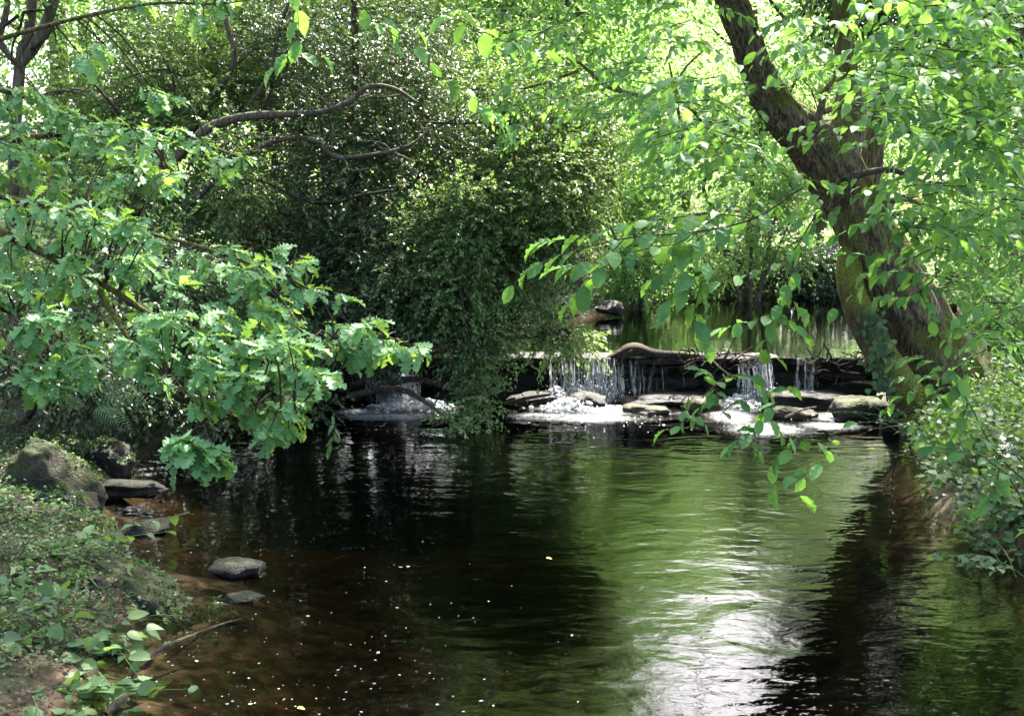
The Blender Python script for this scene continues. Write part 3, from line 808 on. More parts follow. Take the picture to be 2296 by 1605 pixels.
# ------------------------------------------------------------------ driftwood
lg = thing("log", "black drift log resting on the weir crest", "log", P(1430, 800, 14.05))
tube("wood", PL([(1350, 812), (1385, 798), (1420, 784), (1470, 794), (1560, 800), (1640, 806)], 14.02), [.03, .07, .085, .06, .045, .02], M_DRIFT, lg, 14, .04, .25, .012, 3)
tube("branch", PL([(1420, 788), (1400, 800), (1388, 822)], 13.95), [.04, .035, .015], M_DRIFT, lg, 8, .04, .2, .0, 5)
r2 = np.random.default_rng(21)
def twig_heap(label, boxes, n, seed):
    r2 = np.random.default_rng(seed)
    t0 = thing("twig_heap", label, "driftwood", P((boxes[0] + boxes[1]) / 2, 805, 14.0))
    rest = Bag()
    for i in range(n):
        cx, cy = r2.uniform(boxes[0], boxes[1]), r2.uniform(boxes[2], boxes[3])
        yy = 13.98 + r2.uniform(-.12, .25)
        a = r2.normal(0, .35) if r2.random() < .6 else r2.uniform(-1.4, 1.4)
        L = r2.uniform(20, 75)
        p0, p1 = P(cx - L / 2 * math.cos(a), cy - L / 2 * math.sin(a), yy - .05), P(cx + L / 2 * math.cos(a), cy + L / 2 * math.sin(a), yy + r2.uniform(-.15, .15))
        mid = (p0 + p1) / 2 + r2.normal(0, .025, 3)
        r0 = r2.uniform(.004, .012)
        v, f = tube_data([p0, mid, p1], [r0, r0 * .9, r0 * .5], 6, .05, .1, i)
        if i < 22: obj("twig", mesh_np("twig", v, f, M_STICK if i % 5 == 0 else M_DRIFT, smooth=True), t0)
        else: rest.add(v, f)
    rest.build("twigs", M_DRIFT, t0, kind='stuff')
twig_heap("tangled heap of drift twigs caught on the middle of the weir", (1520, 1700, 792, 826), 90, 3)
twig_heap("dark heap of sticks and roots on the weir end behind the mossy trunk", (1815, 1960, 795, 860), 110, 4)
for (pts, Yt, rad, mt, lab) in (
    ([(1640, 838), (1600, 868), (1560, 905)], 13.6, [.012, .010, .006], M_DRIFT, "thin dark stick leaning down the weir face under the twig heap"),
    ([(1590, 800), (1615, 825), (1650, 850)], 13.8, [.012, .012, .008], M_STICK, "short pale stick poking out of the twig heap"),
    ([(1760, 935), (1800, 918), (1830, 912)], 12.0, [.012, .012, .007], M_STICK, "brown stick lying across the stone in the rapids"),
    ([(1130, 905), (1180, 893), (1235, 884)], 12.9, [.02, .022, .012], M_DRIFT, "dark branch end lying under the weir beside the trailing shrub"),
):
    tag(tube("stick", PL(pts, Yt), rad, mt, None, 7, .04, .15, 0, 3), lab, "stick")
st = thing("stick", "long thin broken branch lying half sunk in the shallow pool", "stick", G(360, 1460, 0))
gp = [G(250, 1560, -.06), G(340, 1470, .015), G(380, 1445, .035), G(440, 1420, .012), G(500, 1398, .008), G(545, 1385, .015)]
tube("wood", gp[:4], [.006, .011, .012, .006], M_TWIG, st, 8, .02, .25, 0, 5)
tube("twig", gp[3:], [.009, .006, .003], M_TWIG, st, 6, .02, .15, 0, 6)
tag(tube("stick", [G(238, 1600, .01), G(262, 1578, .02), G(290, 1555, .03)], [.010, .018, .008], M_TWIG, None, 9, .012, .5, 0, 8), "short pale chunk of rotten wood in the shallows near the bottom edge", "stick")
tag(tube("stick", [P(232, 1385, 6.2), P(262, 1366, 6.15), P(300, 1366, 6.1)], [.006, .006, .003], M_STICK, None, 6, .02, .2, 0, 9), "small pale twig in front of the mossy log", "stick")

# ------------------------------------------------------------------ leaning tree
TY = 12.3
base = P(2120, 925, TY)
tree = thing("leaning_tree", "large tree leaning over the weir with thick twisted brown trunk and mossy stem", "tree", (base[0], base[1], hz(base[0], base[1]) - .05))
def px2m(w, Y): return w * Y / F / cp
def limb(name, pts, Yv, widths, mat, parent, conv=None, sides=12, step=.06, rough=.08, ridge=.0, seed=0, par=True):
    ys = [q[2] if len(q) > 2 else Yv for q in pts]
    return tube(name, PL(pts, Yv, conv), [px2m(w, y) / 2 for w, y in zip(widths, ys)], mat, parent, sides, step, rough, ridge, seed)
limb("trunk", [(2185, 985, 12.2), (2150, 900), (2085, 765), (2020, 650), (1958, 545), (1905, 450), (1868, 385, 12.2), (1822, 320, 12.1), (1762, 262, 12.0), (1722, 205, 11.9), (1692, 140, 11.8), (1665, 70, 11.7), (1640, 0, 11.6), (1600, -120, 11.4), (1560, -260, 11.2), (1540, -430, 11.0)],
     TY, [330, 215, 160, 140, 130, 128, 132, 118, 98, 84, 76, 70, 68, 62, 54, 36], M_BARK, tree, None, 60, .026, .13, .042, 2)
limb("stem", [(2085, 960, 12.0), (2040, 890, 11.95), (2005, 840, 11.95), (1965, 775, 12.0), (1925, 700, 12.05), (1906, 640, 12.1), (1908, 580, 12.25), (1935, 515, 12.4), (1960, 460, 12.5)], 12, [110, 84, 76, 72, 66, 60, 60, 50, 30], M_BARKMOSS, tree, None, 32, .03, .12, .012, 7)
limb("stem", [(1850, 390, 12.2), (1880, 320, 12.2), (1905, 262, 12.25), (1902, 180, 12.3), (1892, 90, 12.35), (1888, 0, 12.4), (1880, -140, 12.5), (1900, -330, 12.7)], TY, [110, 108, 84, 52, 44, 42, 38, 26], M_BARK, tree, None, 30, .04, .08, .018, 11)
limb("stem", [(2010, 640, 12.6), (1975, 540, 12.7), (1957, 460, 12.8), (1955, 380, 12.9), (1962, 290, 12.9), (1985, 200, 12.9), (2030, 90, 12.9), (2065, 10, 12.9), (2095, -110, 12.9), (2130, -330, 12.9)], 12.8, [110, 70, 52, 50, 50, 54, 64, 66, 54, 34], M_BARK, tree, None, 28, .04, .08, .018, 13)
for pts, w, sd in (([(2170, 930, 12.3), (2235, 905, 12.4), (2300, 915, 12.5), (2380, 960, 12.6)], [190, 120, 80, 40], 1), ([(2140, 880, 12.5), (2165, 790, 12.9), (2120, 700, 12.7)], [150, 90, 60], 2), ([(2070, 930, 12.0), (2045, 965, 11.75), (2035, 1000, 11.6)], [80, 60, 30], 3)):
    limb("root", pts, 12.3, w, M_BARK, tree, None, 22, .04, .12, .02, 20 + sd)
LIMBS3 = [
    ([(560, 810), (430, 790), (270, 715), (200, 655)], 11.9, [16, 12, 9, 5]),
    ([(205, 965), (165, 830), (130, 610), (85, 390)], 11.0, [9, 8, 7, 4]),
    ([(120, 560), (190, 420), (345, 280)], 11.0, [6, 5, 3]),
    ([(230, 975), (90, 870), (40, 760)], 11.2, [8, 6, 4]),
    ([(990, 790), (1030, 690), (1050, 580), (1115, 500), (1130, 440)], 11.9, [20, 18, 14, 10, 5]),
    ([(1040, 700), (1130, 670), (1250, 650), (1430, 680), (1600, 712), (1760, 700)], 11.9, [12, 12, 11, 10, 8, 4]),
    ([(1200, 1130), (1300, 1080), (1480, 1060), (1650, 1125), (1870, 1150), (2000, 1180)], 11.9, [18, 15, 13, 9, 7, 4]),
    ([(1390, 1320), (1440, 1265), (1560, 1240), (1720, 1290), (1860, 1330)], 12.2, [22, 18, 13, 10, 6]),
    ([(1560, 530), (1650, 640), (1760, 760), (1830, 870), (1990, 900)], 11.6, [7, 12, 14, 12, 8]),
    ([(1660, 120), (1800, 90), (1950, 95), (2080, 140), (2190, 230), (2300, 380)], 12.4, [22, 22, 20, 17, 14, 10]),
    ([(1960, 100), (2100, 75), (2200, 50)], 12.3, [12, 10, 6]),
    ([(870, 1180), (780, 1050), (620, 990), (400, 975), (180, 985)], 11.5, [14, 10, 8, 6, 4]),
    ([(760, 160), (810, 130), (720, 10), (690, -40)], 11.2, [7, 8, 7, 5]),
    ([(880, 460), (960, 540), (1000, 640), (1070, 880)], 9.5, [3, 3, 3, 2]),
    ([(1130, 1120), (1110, 1220), (1065, 1310)], 11.8, [4, 4, 3]),
    ([(600, 1340), (490, 1310), (350, 1320), (200, 1340)], 11.8, [6, 6, 6, 3]),
    ([(380, 1400), (370, 1300), (300, 1170), (390, 960), (430, 830)], 11.8, [14, 12, 8, 8, 4]),
    ([(1910, 1020), (1950, 1110), (1980, 1190)], 11.2, [6, 8, 5]),
]
for i, (pts, Yv, w) in enumerate(LIMBS3):
    limb("limb", pts, Yv, w, M_BARK if i % 3 else M_TWIG, tree, Z3, 8, .06, .15, 0, 40 + i)
LIMBS2 = [([(1190, 560), (1340, 520), (1480, 470), (1560, 440)], 11.4, [6, 6, 8, 5]), ([(1440, 290), (1600, 420), (1740, 540), (1980, 610), (2100, 650)], 11.4, [4, 8, 10, 10, 8]), ([(1385, 690), (1390, 570), (1380, 480)], 11.4, [3, 4, 3])]
for i, (pts, Yv, w) in enumerate(LIMBS2):
    limb("limb", pts, Yv, w, M_BARK, tree, Z2, 7, .06, .15, 0, 70 + i)

def trunk_x(py):   # keeps the leaves from covering the trunk wholly
    return np.interp(py, [0, 110, 200, 310, 430, 560, 740, 930], [1640, 1680, 1722, 1810, 1890, 1965, 2070, 2130])
LV, TW = Leaves(), Bag()
def region(n, x0, x1, y0, y1, Y0, Y1, avoid=.6, left=.5):
    st, dr, yy = [], [], []
    while len(st) < n:
        px, py = rng.uniform(x0, x1), rng.uniform(y0, y1)
        if abs(px - trunk_x(py)) < 100 and rng.random() < avoid: continue
        q = vnoise(np.array([[px / 90, py / 70, 3.3]]), 5)[0]
        if q < .33: continue
        Yv = rng.uniform(Y0, Y1)
        Yv = Yv
        dv = [(-1 if rng.random() < left else 1) * rng.uniform(.3, 1), rng.uniform(-.8, .3), rng.uniform(-.25, .25)]
        ex = px + dv[0] * .3 * F / Yv
        if rng.random() < avoid and any(abs(xx - trunk_x(py)) < 85 or (py < 330 and abs(xx - 1903) < 45) or (190 < py < 560 and abs(xx - 1950) < 45) for xx in (px, (px + ex) / 2, ex)): continue
        st.append(P(px, py, Yv)); dr.append(dv)
    return np.array(st), np.array(dr)
for (n, x0, x1, y0, y1, Y0, Y1, av, lf, sz) in (
    (230, 1500, 2330, -60, 200, 5.4, 10.0, .72, .6, .09), (210, 1500, 2330, 150, 330, 5.2, 10.0, .78, .6, .09), (125, 2010, 2330, 300, 560, 5.4, 10, .85, .5, .09),
    (80, 1480, 1750, 260, 520, 6.5, 10.5, .92, .8, .085), (60, 2080, 2330, 540, 760, 6.5, 11, .3, .5, .085), (170, 1150, 1520, -60, 300, 8, 12, 0, .8, .085), (10, 1800, 2010, 260, 470, 6, 9, .3, .6, .09)):
    s_, d_ = region(n, x0, x1, y0, y1, Y0, Y1, av, lf)
    sprays(LV, TW, s_, d_, rng.uniform(.25, .5, n), 8, sz, rng.uniform(.1, .9, n), .3, .004, .85, .35, .32)
# crown above the picture
def crown(LV, TW, c, rad, n, L, nl, size, seed, thr=.42, freq=.6, up=.5, zmin=None, tint=.45):
    r2 = np.random.default_rng(seed)
    out = []
    tot = 0
    while tot < n:
        q = unit(r2.normal(size=(n, 3))) * (r2.random((n, 1)) ** .45)
        p = np.asarray(c) + q * np.asarray(rad)
        m = fbm(p * freq + seed, seed, 2) > thr
        if zmin is not None: m &= p[:, 2] > zmin
        out.append(np.hstack([p, q])[m]); tot += m.sum()
        if m.sum() == 0: break
    a = np.vstack(out)[:n]
    d = a[:, 3:] * np.array([1, 1, .5]) + r2.normal(size=(len(a), 3)) * .5
    ti = tint + .35 * (fbm(a[:, :3] * freq * 2.2, seed + 5, 2) - .5) * 2
    sprays(LV, TW, a[:, :3], d, L * r2.uniform(.7, 1.2, len(a)), nl, size, ti, .3, .004, up, .45)
LV.build(tree, ELM, M_ELM, 'leaf', 'foliage', 300, ELM_LO)
TW.build("twigs", M_TWIG, tree, kind='stuff')
LV = Leaves()
crown(LV, None, (1.6, 10.4, 7.2), (3.6, 3.8, 2.6), 2500, .5, 8, .12, 31, .43, .55, .8, 4.7)  # crown out of view, thickened to shade the near leaves and pool
crown(LV, None, (5.4, 10.4, 6.4), (3.0, 4.0, 2.6), 2400, .5, 8, .12, 32, .38, .55, .8, 4.6)
LV.build(tree, DIAMOND, M_ELM, 'leaf', 'upper_shade_foliage')

# ------------------------------------------------------------------ hanging branches close to the camera
def spray_on(LV, path, n, size, t0=.1, up=1.0, jit=.25, tint=.6, droop=.3, both=True):
    c = catmull(path, .02)
    s = np.linspace(t0, 1, n)
    idx = (s * (len(c) - 1)).astype(int)
    tan = unit(np.gradient(c, axis=0))[idx]
    side = unit(np.cross(tan, [0, 0, 1.0]) + rng.normal(size=tan.shape) * .1)
    sg = np.where(np.arange(n) % 2 == 0, 1, -1)[:, None]
    e = (s ** 4)[:, None]
    d = tan * (.5 + .5 * e) + side * sg * .8 * (1 - .8 * e) - np.array([0, 0, droop]) + rng.normal(size=tan.shape) * jit
    nn = np.array([0, -.25, up]) + rng.normal(size=tan.shape) * jit * 1.2
    LV.add(c[idx], d, nn, size * rng.uniform(.75, 1.15, n), tint + rng.normal(0, .15, n))
def hanging(label, wood, size, group=None, mats=None, base_=ELM, cat="branch"):
    """wood: list of (picture polyline, Y, width in pixels, leaves)."""
    p0 = P(wood[0][0][0][0], wood[0][0][0][1], wood[0][1])
    t = thing("leafy_branch", label, cat, p0, group)
    LV = Leaves()
    for i, (pts, Yv, w, n) in enumerate(wood):
        path = PL(pts, Yv)
        k = len(pts)
        tube("stem" if i == 0 else "twig", path, [px2m(w, Yv) / 2 * (1 - .7 * j / (k - 1)) for j in range(k)], M_TWIG, t, 6, .03, .1, 0, i)
        if n: spray_on(LV, path, n, size)
    LV.build(t, base_, mats or M_ELM, 'leaf', 'foliage', 300)
    return t
G1 = "leafy branches hanging in front of the stream"
hanging("long light green spray arching over the pond edge with one bright leaf at its tip", [
    ([(1800, 420), (1690, 490), (1560, 520), (1400, 535), (1250, 575), (1180, 610), (1150, 640)], 5.6, 5, 16),
    ([(1560, 520), (1520, 545), (1440, 560), (1350, 590), (1260, 600)], 5.5, 3, 13),
    ([(1400, 535), (1360, 580), (1310, 640), (1280, 680)], 5.5, 3, 8),
    ([(1600, 510), (1540, 560), (1500, 600), (1460, 640)], 5.6, 3, 12),
    ([(1690, 490), (1600, 480), (1500, 490), (1420, 500), (1300, 530), (1210, 545)], 5.8, 3, 17),
    ([(1560, 520), (1580, 600), (1560, 680), (1560, 720), (1580, 770)], 5.5, 3, 11),
    ([(1580, 600), (1520, 650), (1490, 690)], 5.5, 2, 7)], .12, G1)
hanging("low dark spray hanging before the far bank rhododendron", [
    ([(1830, 480), (1780, 560), (1730, 600), (1650, 620), (1590, 640)], 6.2, 4, 13),
    ([(1780, 560), (1780, 620), (1770, 660), (1790, 690)], 6.2, 3, 8),
    ([(1780, 600), (1740, 700), (1720, 740), (1720, 790), (1735, 800)], 6.0, 3, 9),
    ([(1740, 700), (1780, 730), (1800, 745)], 6.0, 2, 6), ([(1740, 700), (1690, 720), (1620, 735)], 6.0, 2, 8)], .10, G1)
hanging("upright young shoot with toothed leaves in front of the weir", [
    ([(1770, 500), (1690, 680), (1625, 800), (1592, 860), (1612, 925), (1640, 990), (1668, 1110)], 6.3, 3, 0),
    ([(1610, 920), (1600, 850), (1570, 830)], 6.3, 3, 7), ([(1600, 860), (1650, 840), (1690, 850), (1720, 880)], 6.3, 3, 8), ([(1615, 930), (1650, 900), (1700, 890), (1760, 870)], 6.3, 3, 8),
    ([(1600, 870), (1580, 900), (1560, 930)], 6.3, 2, 5)], .10, G1)
hanging("small leafy twig reaching over the water left of the upright shoot", [([(1545, 890), (1535, 930), (1530, 950), (1490, 965)], 6.2, 3, 5), ([(1535, 935), (1560, 935), (1580, 950)], 6.2, 2, 4)], .09, G1)
hanging("drooping spray with pale sunlit leaves before the white rapids", [
    ([(1745, 900), (1720, 920), (1700, 950), (1690, 990), (1700, 1010)], 6.0, 3, 8), ([(1720, 925), (1740, 960), (1790, 985), (1860, 990), (1890, 960)], 6.0, 3, 7),
    ([(1700, 960), (1660, 980), (1640, 1000)], 6.0, 2, 5), ([(1790, 985), (1760, 1020), (1740, 1040)], 6.0, 2, 4)], .10, G1)
hanging("isolated low spray of three leaves above the bright green reflection", [([(1860, 1000), (1840, 1040), (1810, 1060), (1790, 1090), (1795, 1110)], 5.6, 2, 4), ([(1810, 1060), (1770, 1075), (1740, 1090)], 5.6, 2, 3)], .11, G1)
hanging("sparse twig of round leaves hanging across the dark shrub", [
    ([(770, -40), (850, 55), (930, 110), (1010, 180)], 4.8, 3, 7), ([(850, 55), (910, 62), (930, 66)], 4.8, 2, 4)], .085, G1)
hanging("bright spray of large drooping leaves near the top of the dark shrub", [
    ([(1240, 60), (1150, 95), (1080, 70), (1000, 35), (970, 45)], 5.0, 3, 12), ([(1150, 95), (1200, 110), (1250, 120)], 5.0, 2, 5)], .10, G1)
hanging("small hanging tip of five leaves in front of the dark shrub", [([(1045, 185), (1060, 215), (1090, 240), (1130, 280)], 5.0, 2, 7)], .085, G1)
hanging("short twig with lime leaves hanging below the top edge", [([(660, -30), (670, 60), (665, 110), (690, 120), (720, 125)], 4.6, 2, 6), ([(668, 105), (640, 130), (620, 150)], 4.6, 2, 4)], .085, G1)
hanging("leaf spray crossing the upper part of the leaning trunk base", [
    ([(2160, 470), (2080, 490), (2000, 480), (1930, 500), (1880, 530)], 7.5, 4, 14), ([(2080, 490), (2020, 530), (1980, 570), (1900, 570)], 7.4, 3, 11), ([(2000, 480), (2060, 540), (2110, 590)], 7.4, 3, 8)], .12, G1)
hanging("leaf spray in the middle of the leaning trunk with one pale turned leaf", [
    ([(2180, 640), (2100, 620), (2030, 610), (1950, 615)], 8.0, 4, 12), ([(2100, 620), (2050, 660), (1980, 665)], 8.0, 3, 9), ([(2060, 650), (2080, 690), (2090, 720)], 8.0, 2, 6)], .11, G1)
hanging("shoot with big toothed leaves over the tree foot on the bank", [
    ([(2300, 1080), (2230, 1010), (2170, 900), (2120, 830), (2060, 800), (2010, 810)], 7.2, 4, 15), ([(2170, 900), (2150, 960), (2100, 1010), (2060, 960)], 7.2, 3, 8),
    ([(2120, 830), (2150, 850), (2140, 880)], 7.2, 2, 5), ([(2230, 1010), (2180, 980), (2110, 910)], 7.2, 3, 8), ([(2290, 870), (2230, 830), (2180, 820)], 7.6, 3, 6)], .125, G1)
hanging("leaves reaching out over the bank beside the root flare", [
    ([(2330, 1220), (2280, 1100), (2240, 1050), (2180, 1020), (2090, 1000)], 6.8, 4, 12), ([(2240, 1050), (2230, 1100), (2200, 1140)], 6.8, 3, 7), ([(2330, 900), (2270, 760), (2190, 700), (2150, 720), (2130, 770)], 8, 4, 12)], .11, G1)
hanging("sunlit low spray over the water before the mossy block and trunk foot", [
    ([(2260, 760), (2180, 800), (2110, 850), (2040, 880), (1985, 920)], 9.4, 3, 13), ([(2180, 800), (2150, 870), (2100, 930), (2060, 985)], 9.3, 3, 11), ([(2110, 850), (2060, 840), (2010, 850)], 9.4, 2, 7), ([(2150, 870), (2170, 930), (2140, 990)], 9.2, 2, 8)], .10, G1)
# dark dead twig dangling to the water
t = thing("dead_twig", "thin dead twig with withered leaves dangling over the bright reflection", "twig", P(2010, 1010, 6.6))
tube("stem", PL([(2025, 985), (2010, 1030), (2000, 1080), (2003, 1130), (1998, 1180)], 6.6), [.004, .004, .004, .003, .002], M_DRIFT, t, 6, .03, .2, 0, 2)
LVd = Leaves(); spray_on(LVd, PL([(2005, 1070), (1998, 1110), (2003, 1140), (1998, 1185)], 6.6), 11, .035, .1, .2, .9); LVd.build(t, ELM_LO, M_DEAD, 'leaf', 'foliage', 40)

# ------------------------------------------------------------------ oak
oak = thing("oak", "oak with lobed pale green leaves on boughs hanging low over the left of the pool", "tree", (-5.2, 4.8, hz(-5.2, 4.8)))
tube("trunk", [(-5.2, 4.8, hz(-5.2, 4.8) - .2), (-5.15, 4.85, 1.5), (-5.1, 4.9, 3), (-4.95, 5.0, 5), (-4.8, 5, 7.5)], [.34, .27, .24, .2, .08], M_BARK, oak, 20, .12, .1, .02, 3)
BOUGHS = [
    ([(-620, 260, 5.1), (-300, 380, 5.1), (-40, 500, 5.2), (200, 620, 5.2), (331, 701, 5.2), (389, 726, 5.15), (450, 745, 5.1), (541, 763, 5.1), (631, 799, 5.05), (700, 780, 5.0), (800, 740, 4.95), (900, 765, 4.9)], [70, 46, 25, 16, 12, 10, 9, 8, 7, 5, 4, 3]),
    ([(-300, 380, 5.1), (0, 440, 5.5), (200, 490, 5.6), (400, 540, 5.6), (560, 590, 5.5), (700, 650, 5.4)], [24, 14, 11, 9, 7, 5]),
    ([(200, 620, 5.2), (290, 760, 5.0), (340, 820, 4.9), (420, 880, 4.8), (480, 960, 4.7), (470, 1020, 4.6)], [14, 11, 9, 7, 5, 4]),
    ([(420, 880, 4.8), (520, 890, 4.8), (600, 920, 4.75), (660, 930, 4.7)], [5, 5, 4, 3]),
    ([(-300, 380, 5.1), (-60, 330, 6.2), (150, 300, 6.5), (330, 310, 6.6), (470, 330, 6.5), (580, 370, 6.4)], [26, 18, 12, 9, 7, 4]),
    ([(-200, 150, 5.8), (0, 200, 6.4), (150, 250, 6.6), (300, 330, 6.6), (420, 420, 6.4)], [20, 14, 10, 8, 4]),
    ([(-200, 600, 5.0), (0, 690, 5.0), (110, 740, 4.95), (190, 800, 4.9), (240, 830, 4.85)], [18, 12, 9, 6, 3]),
    ([(-100, 760, 4.9), (40, 840, 4.8), (110, 900, 4.7)], [9, 6, 3]),
    ([(560, 590, 5.5), (650, 700, 5.2), (720, 820, 5.1), (770, 870, 5.0)], [7, 6, 4, 3]),
    ([(-200, 150, 5.8), (100, 60, 5.6), (330, 10, 5.4), (480, 10, 5.3), (560, 0, 5.2)], [14, 10, 7, 5, 3]),
]
bough_pts = []
for i, (pts, w) in enumerate(BOUGHS):
    ys = [q[2] for q in pts]
    path = PL(pts, 5)
    tube("bough", path, [px2m(a, y) / 2 for a, y in zip(w, ys)], M_BARK, oak, 8, .05, .12, 0, 90 + i)
    bough_pts.append(catmull(path, .05))
tube("bough", [(-5.1, 4.9, 2.9), (-4.0, 5.05, 2.75), P(-620, 260, 5.1)], [.12, .09, .068], M_BARK, oak, 12, .08, .1, 0, 4)
tube("bough", [(-5.05, 4.95, 3.4), (-4.2, 5.4, 3.2), P(-200, 150, 5.8)], [.09, .06, .025], M_BARK, oak, 12, .08, .1, 0, 5)
bough_pts = np.vstack(bough_pts)
def in_poly(px, py, poly):
    c, n = False, len(poly)
    for i in range(n):
        (x1, y1), (x2, y2) = poly[i], poly[(i + 1) % n]
        if (y1 > py) != (y2 > py) and px < (x2 - x1) * (py - y1) / (y2 - y1) + x1: c = not c
    return c
OAKR = [
    ([(-60, 420), (120, 440), (440, 520), (560, 540), (700, 580), (700, 640), (820, 670), (850, 720), (930, 760), (900, 800), (760, 800), (700, 760), (500, 740), (330, 690), (150, 640), (-60, 620)], 105, 5.0, 5.7),
    ([(330, 690), (500, 740), (700, 770), (760, 830), (740, 900), (680, 950), (600, 985), (480, 940), (400, 920), (340, 860), (280, 800)], 92, 4.6, 5.2),
    ([(390, 980), (470, 965), (520, 1010), (480, 1060), (390, 1050)], 14, 4.5, 4.7),
    ([(800, 690), (850, 690), (950, 780), (920, 810), (780, 800)], 14, 4.8, 5.1),
    ([(-60, 600), (100, 640), (200, 720), (240, 820), (180, 860), (110, 900), (30, 870), (-60, 780)], 40, 4.7, 5.1),
    ([(-60, 150), (90, 200), (230, 260), (420, 290), (560, 330), (580, 390), (500, 400), (330, 420), (150, 430), (-60, 420)], 75, 5.9, 6.6),
    ([(180, 100), (280, 120), (270, 160), (200, 160)], 3, 5.4, 5.8), ([(320, -20), (540, -30), (540, 30), (400, 60), (340, 50)], 8, 5.2, 5.5), ([(300, 200), (390, 220), (380, 260), (310, 250)], 4, 5.8, 6.1),
    ([(120, 330), (300, 330), (480, 420), (440, 480), (300, 470), (120, 430)], 14, 5.6, 6.2),
]
LV, TW = Leaves(), Bag()
oc = []
for poly, n, Y0, Y1 in OAKR:
    xs, ys = [q[0] for q in poly], [q[1] for q in poly]
    k = 0
    while k < n:
        px, py = rng.uniform(min(xs), max(xs)), rng.uniform(min(ys), max(ys))
        if in_poly(px, py, poly):
            oc.append(P(px, py, rng.uniform(Y0, Y1))); k += 1
for c in oc:
    dist = np.linalg.norm(bough_pts - c, axis=1)
    b = bough_pts[np.argmin(dist)]
    d0 = unit(c - b + np.array([.10, -.03, -.05])) if np.linalg.norm(c - b) > .02 else np.array([.8, 0, -.3])
    if np.linalg.norm(c - b) < .9:
        mid = (b + c) / 2 + np.array([0, 0, .04]) + rng.normal(0, .02, 3)
        v, f = tube_data([b, mid, c], [.005, .0035, .002], 5, .05, .1, 1)
        TW.add(v, f)
    m = rng.integers(7, 12)
    az = rng.uniform(0, 6.28) + np.arange(m) * 2.4
    ax = unit(d0 * .7 + np.array([.25, -.15, -.1]))
    s1 = unit(np.cross(ax, [0, 0, 1.0])); s2 = np.cross(s1, ax)
    d = ax[None] * rng.uniform(.15, 1.0, (m, 1)) + (np.cos(az)[:, None] * s1 + np.sin(az)[:, None] * s2 * .45) * .9 + np.array([0, 0, -.16])
    nn = np.array([0.08, -.12, 1.0]) + .2 * d + rng.normal(size=(m, 3)) * .28
    off = -ax[None] * rng.uniform(0, .07, (m, 1))
    LV.add(c + off, d, nn, rng.uniform(.06, .115, m), rng.normal(.45, .22, m))
def oak_crown(c, rad, n, seed):
    crown(LV, TW, c, rad, n, .45, 8, .13, seed, .39, .6, .8, 3.9)
LV.build(oak, OAK, M_OAK, 'leaf', 'foliage', 300, OAK)
TW.build("twigs", M_TWIG, oak, kind='stuff')
LV, TW = Leaves(), None
oak_crown((-4.2, 5.5, 6.5), (2.6, 3.0, 2.6), 700, 51)
oak_crown((-1.4, 9.8, 7.3), (3.0, 2.3, 2.0), 1350, 52)  # unseen lobe added to cast shade on the near left bank
LV.build(oak, DIAMOND, M_OAK, 'leaf', 'upper_shade_foliage')

# ------------------------------------------------------------------ shrubs and trees behind
def blobs_fill(LV, TW, blobs, n, L, nl, size, seed, tint=.45, thr=.40, freq=2.2, droop=.25, up=.6, jit=.45, bias=.4, outw=1.0, face=.25):
    """Sprays grown in a union of soft blobs (px, py, Y, rx px, ry px, depth m)."""
    r2 = np.random.default_rng(seed)
    wts = np.array([b[3] * b[4] for b in blobs], float); wts /= wts.sum()
    acc = []
    while sum(len(a) for a in acc) < n:
        k = r2.choice(len(blobs), n, p=wts)
        B = np.array([b[:6] for b in blobs], float)[k]
        q = unit(r2.normal(size=(n, 3))) * r2.random((n, 1)) ** bias
        c = np.array([P(b[0], b[1], b[2]) for b in blobs])[k]
        sc = np.stack([B[:, 3] * B[:, 2] / F, B[:, 5], B[:, 4] * B[:, 2] / F], 1)
        p = c + q * sc
        m = fbm(p * freq + seed, seed, 3) > thr
        acc.append(np.hstack([p, q])[m])
    a = np.vstack(acc)[:n]
    d = a[:, 3:] * outw + r2.normal(size=(n, 3)) * .55 + np.array([0, -face, .05])
    ti = tint + 1.5 * (fbm(a[:, :3] * freq * .8 + 5, seed + 5, 2) - .5)
    Ls = L * r2.uniform(.5, 1.3, n) * np.where(r2.random(n) < .05, 2.0, 1.0)
    sprays(LV, TW, a[:, :3], d, Ls, nl, size * r2.uniform(.75, 1.25, (n, 1)), ti, droop, .003, up, jit)
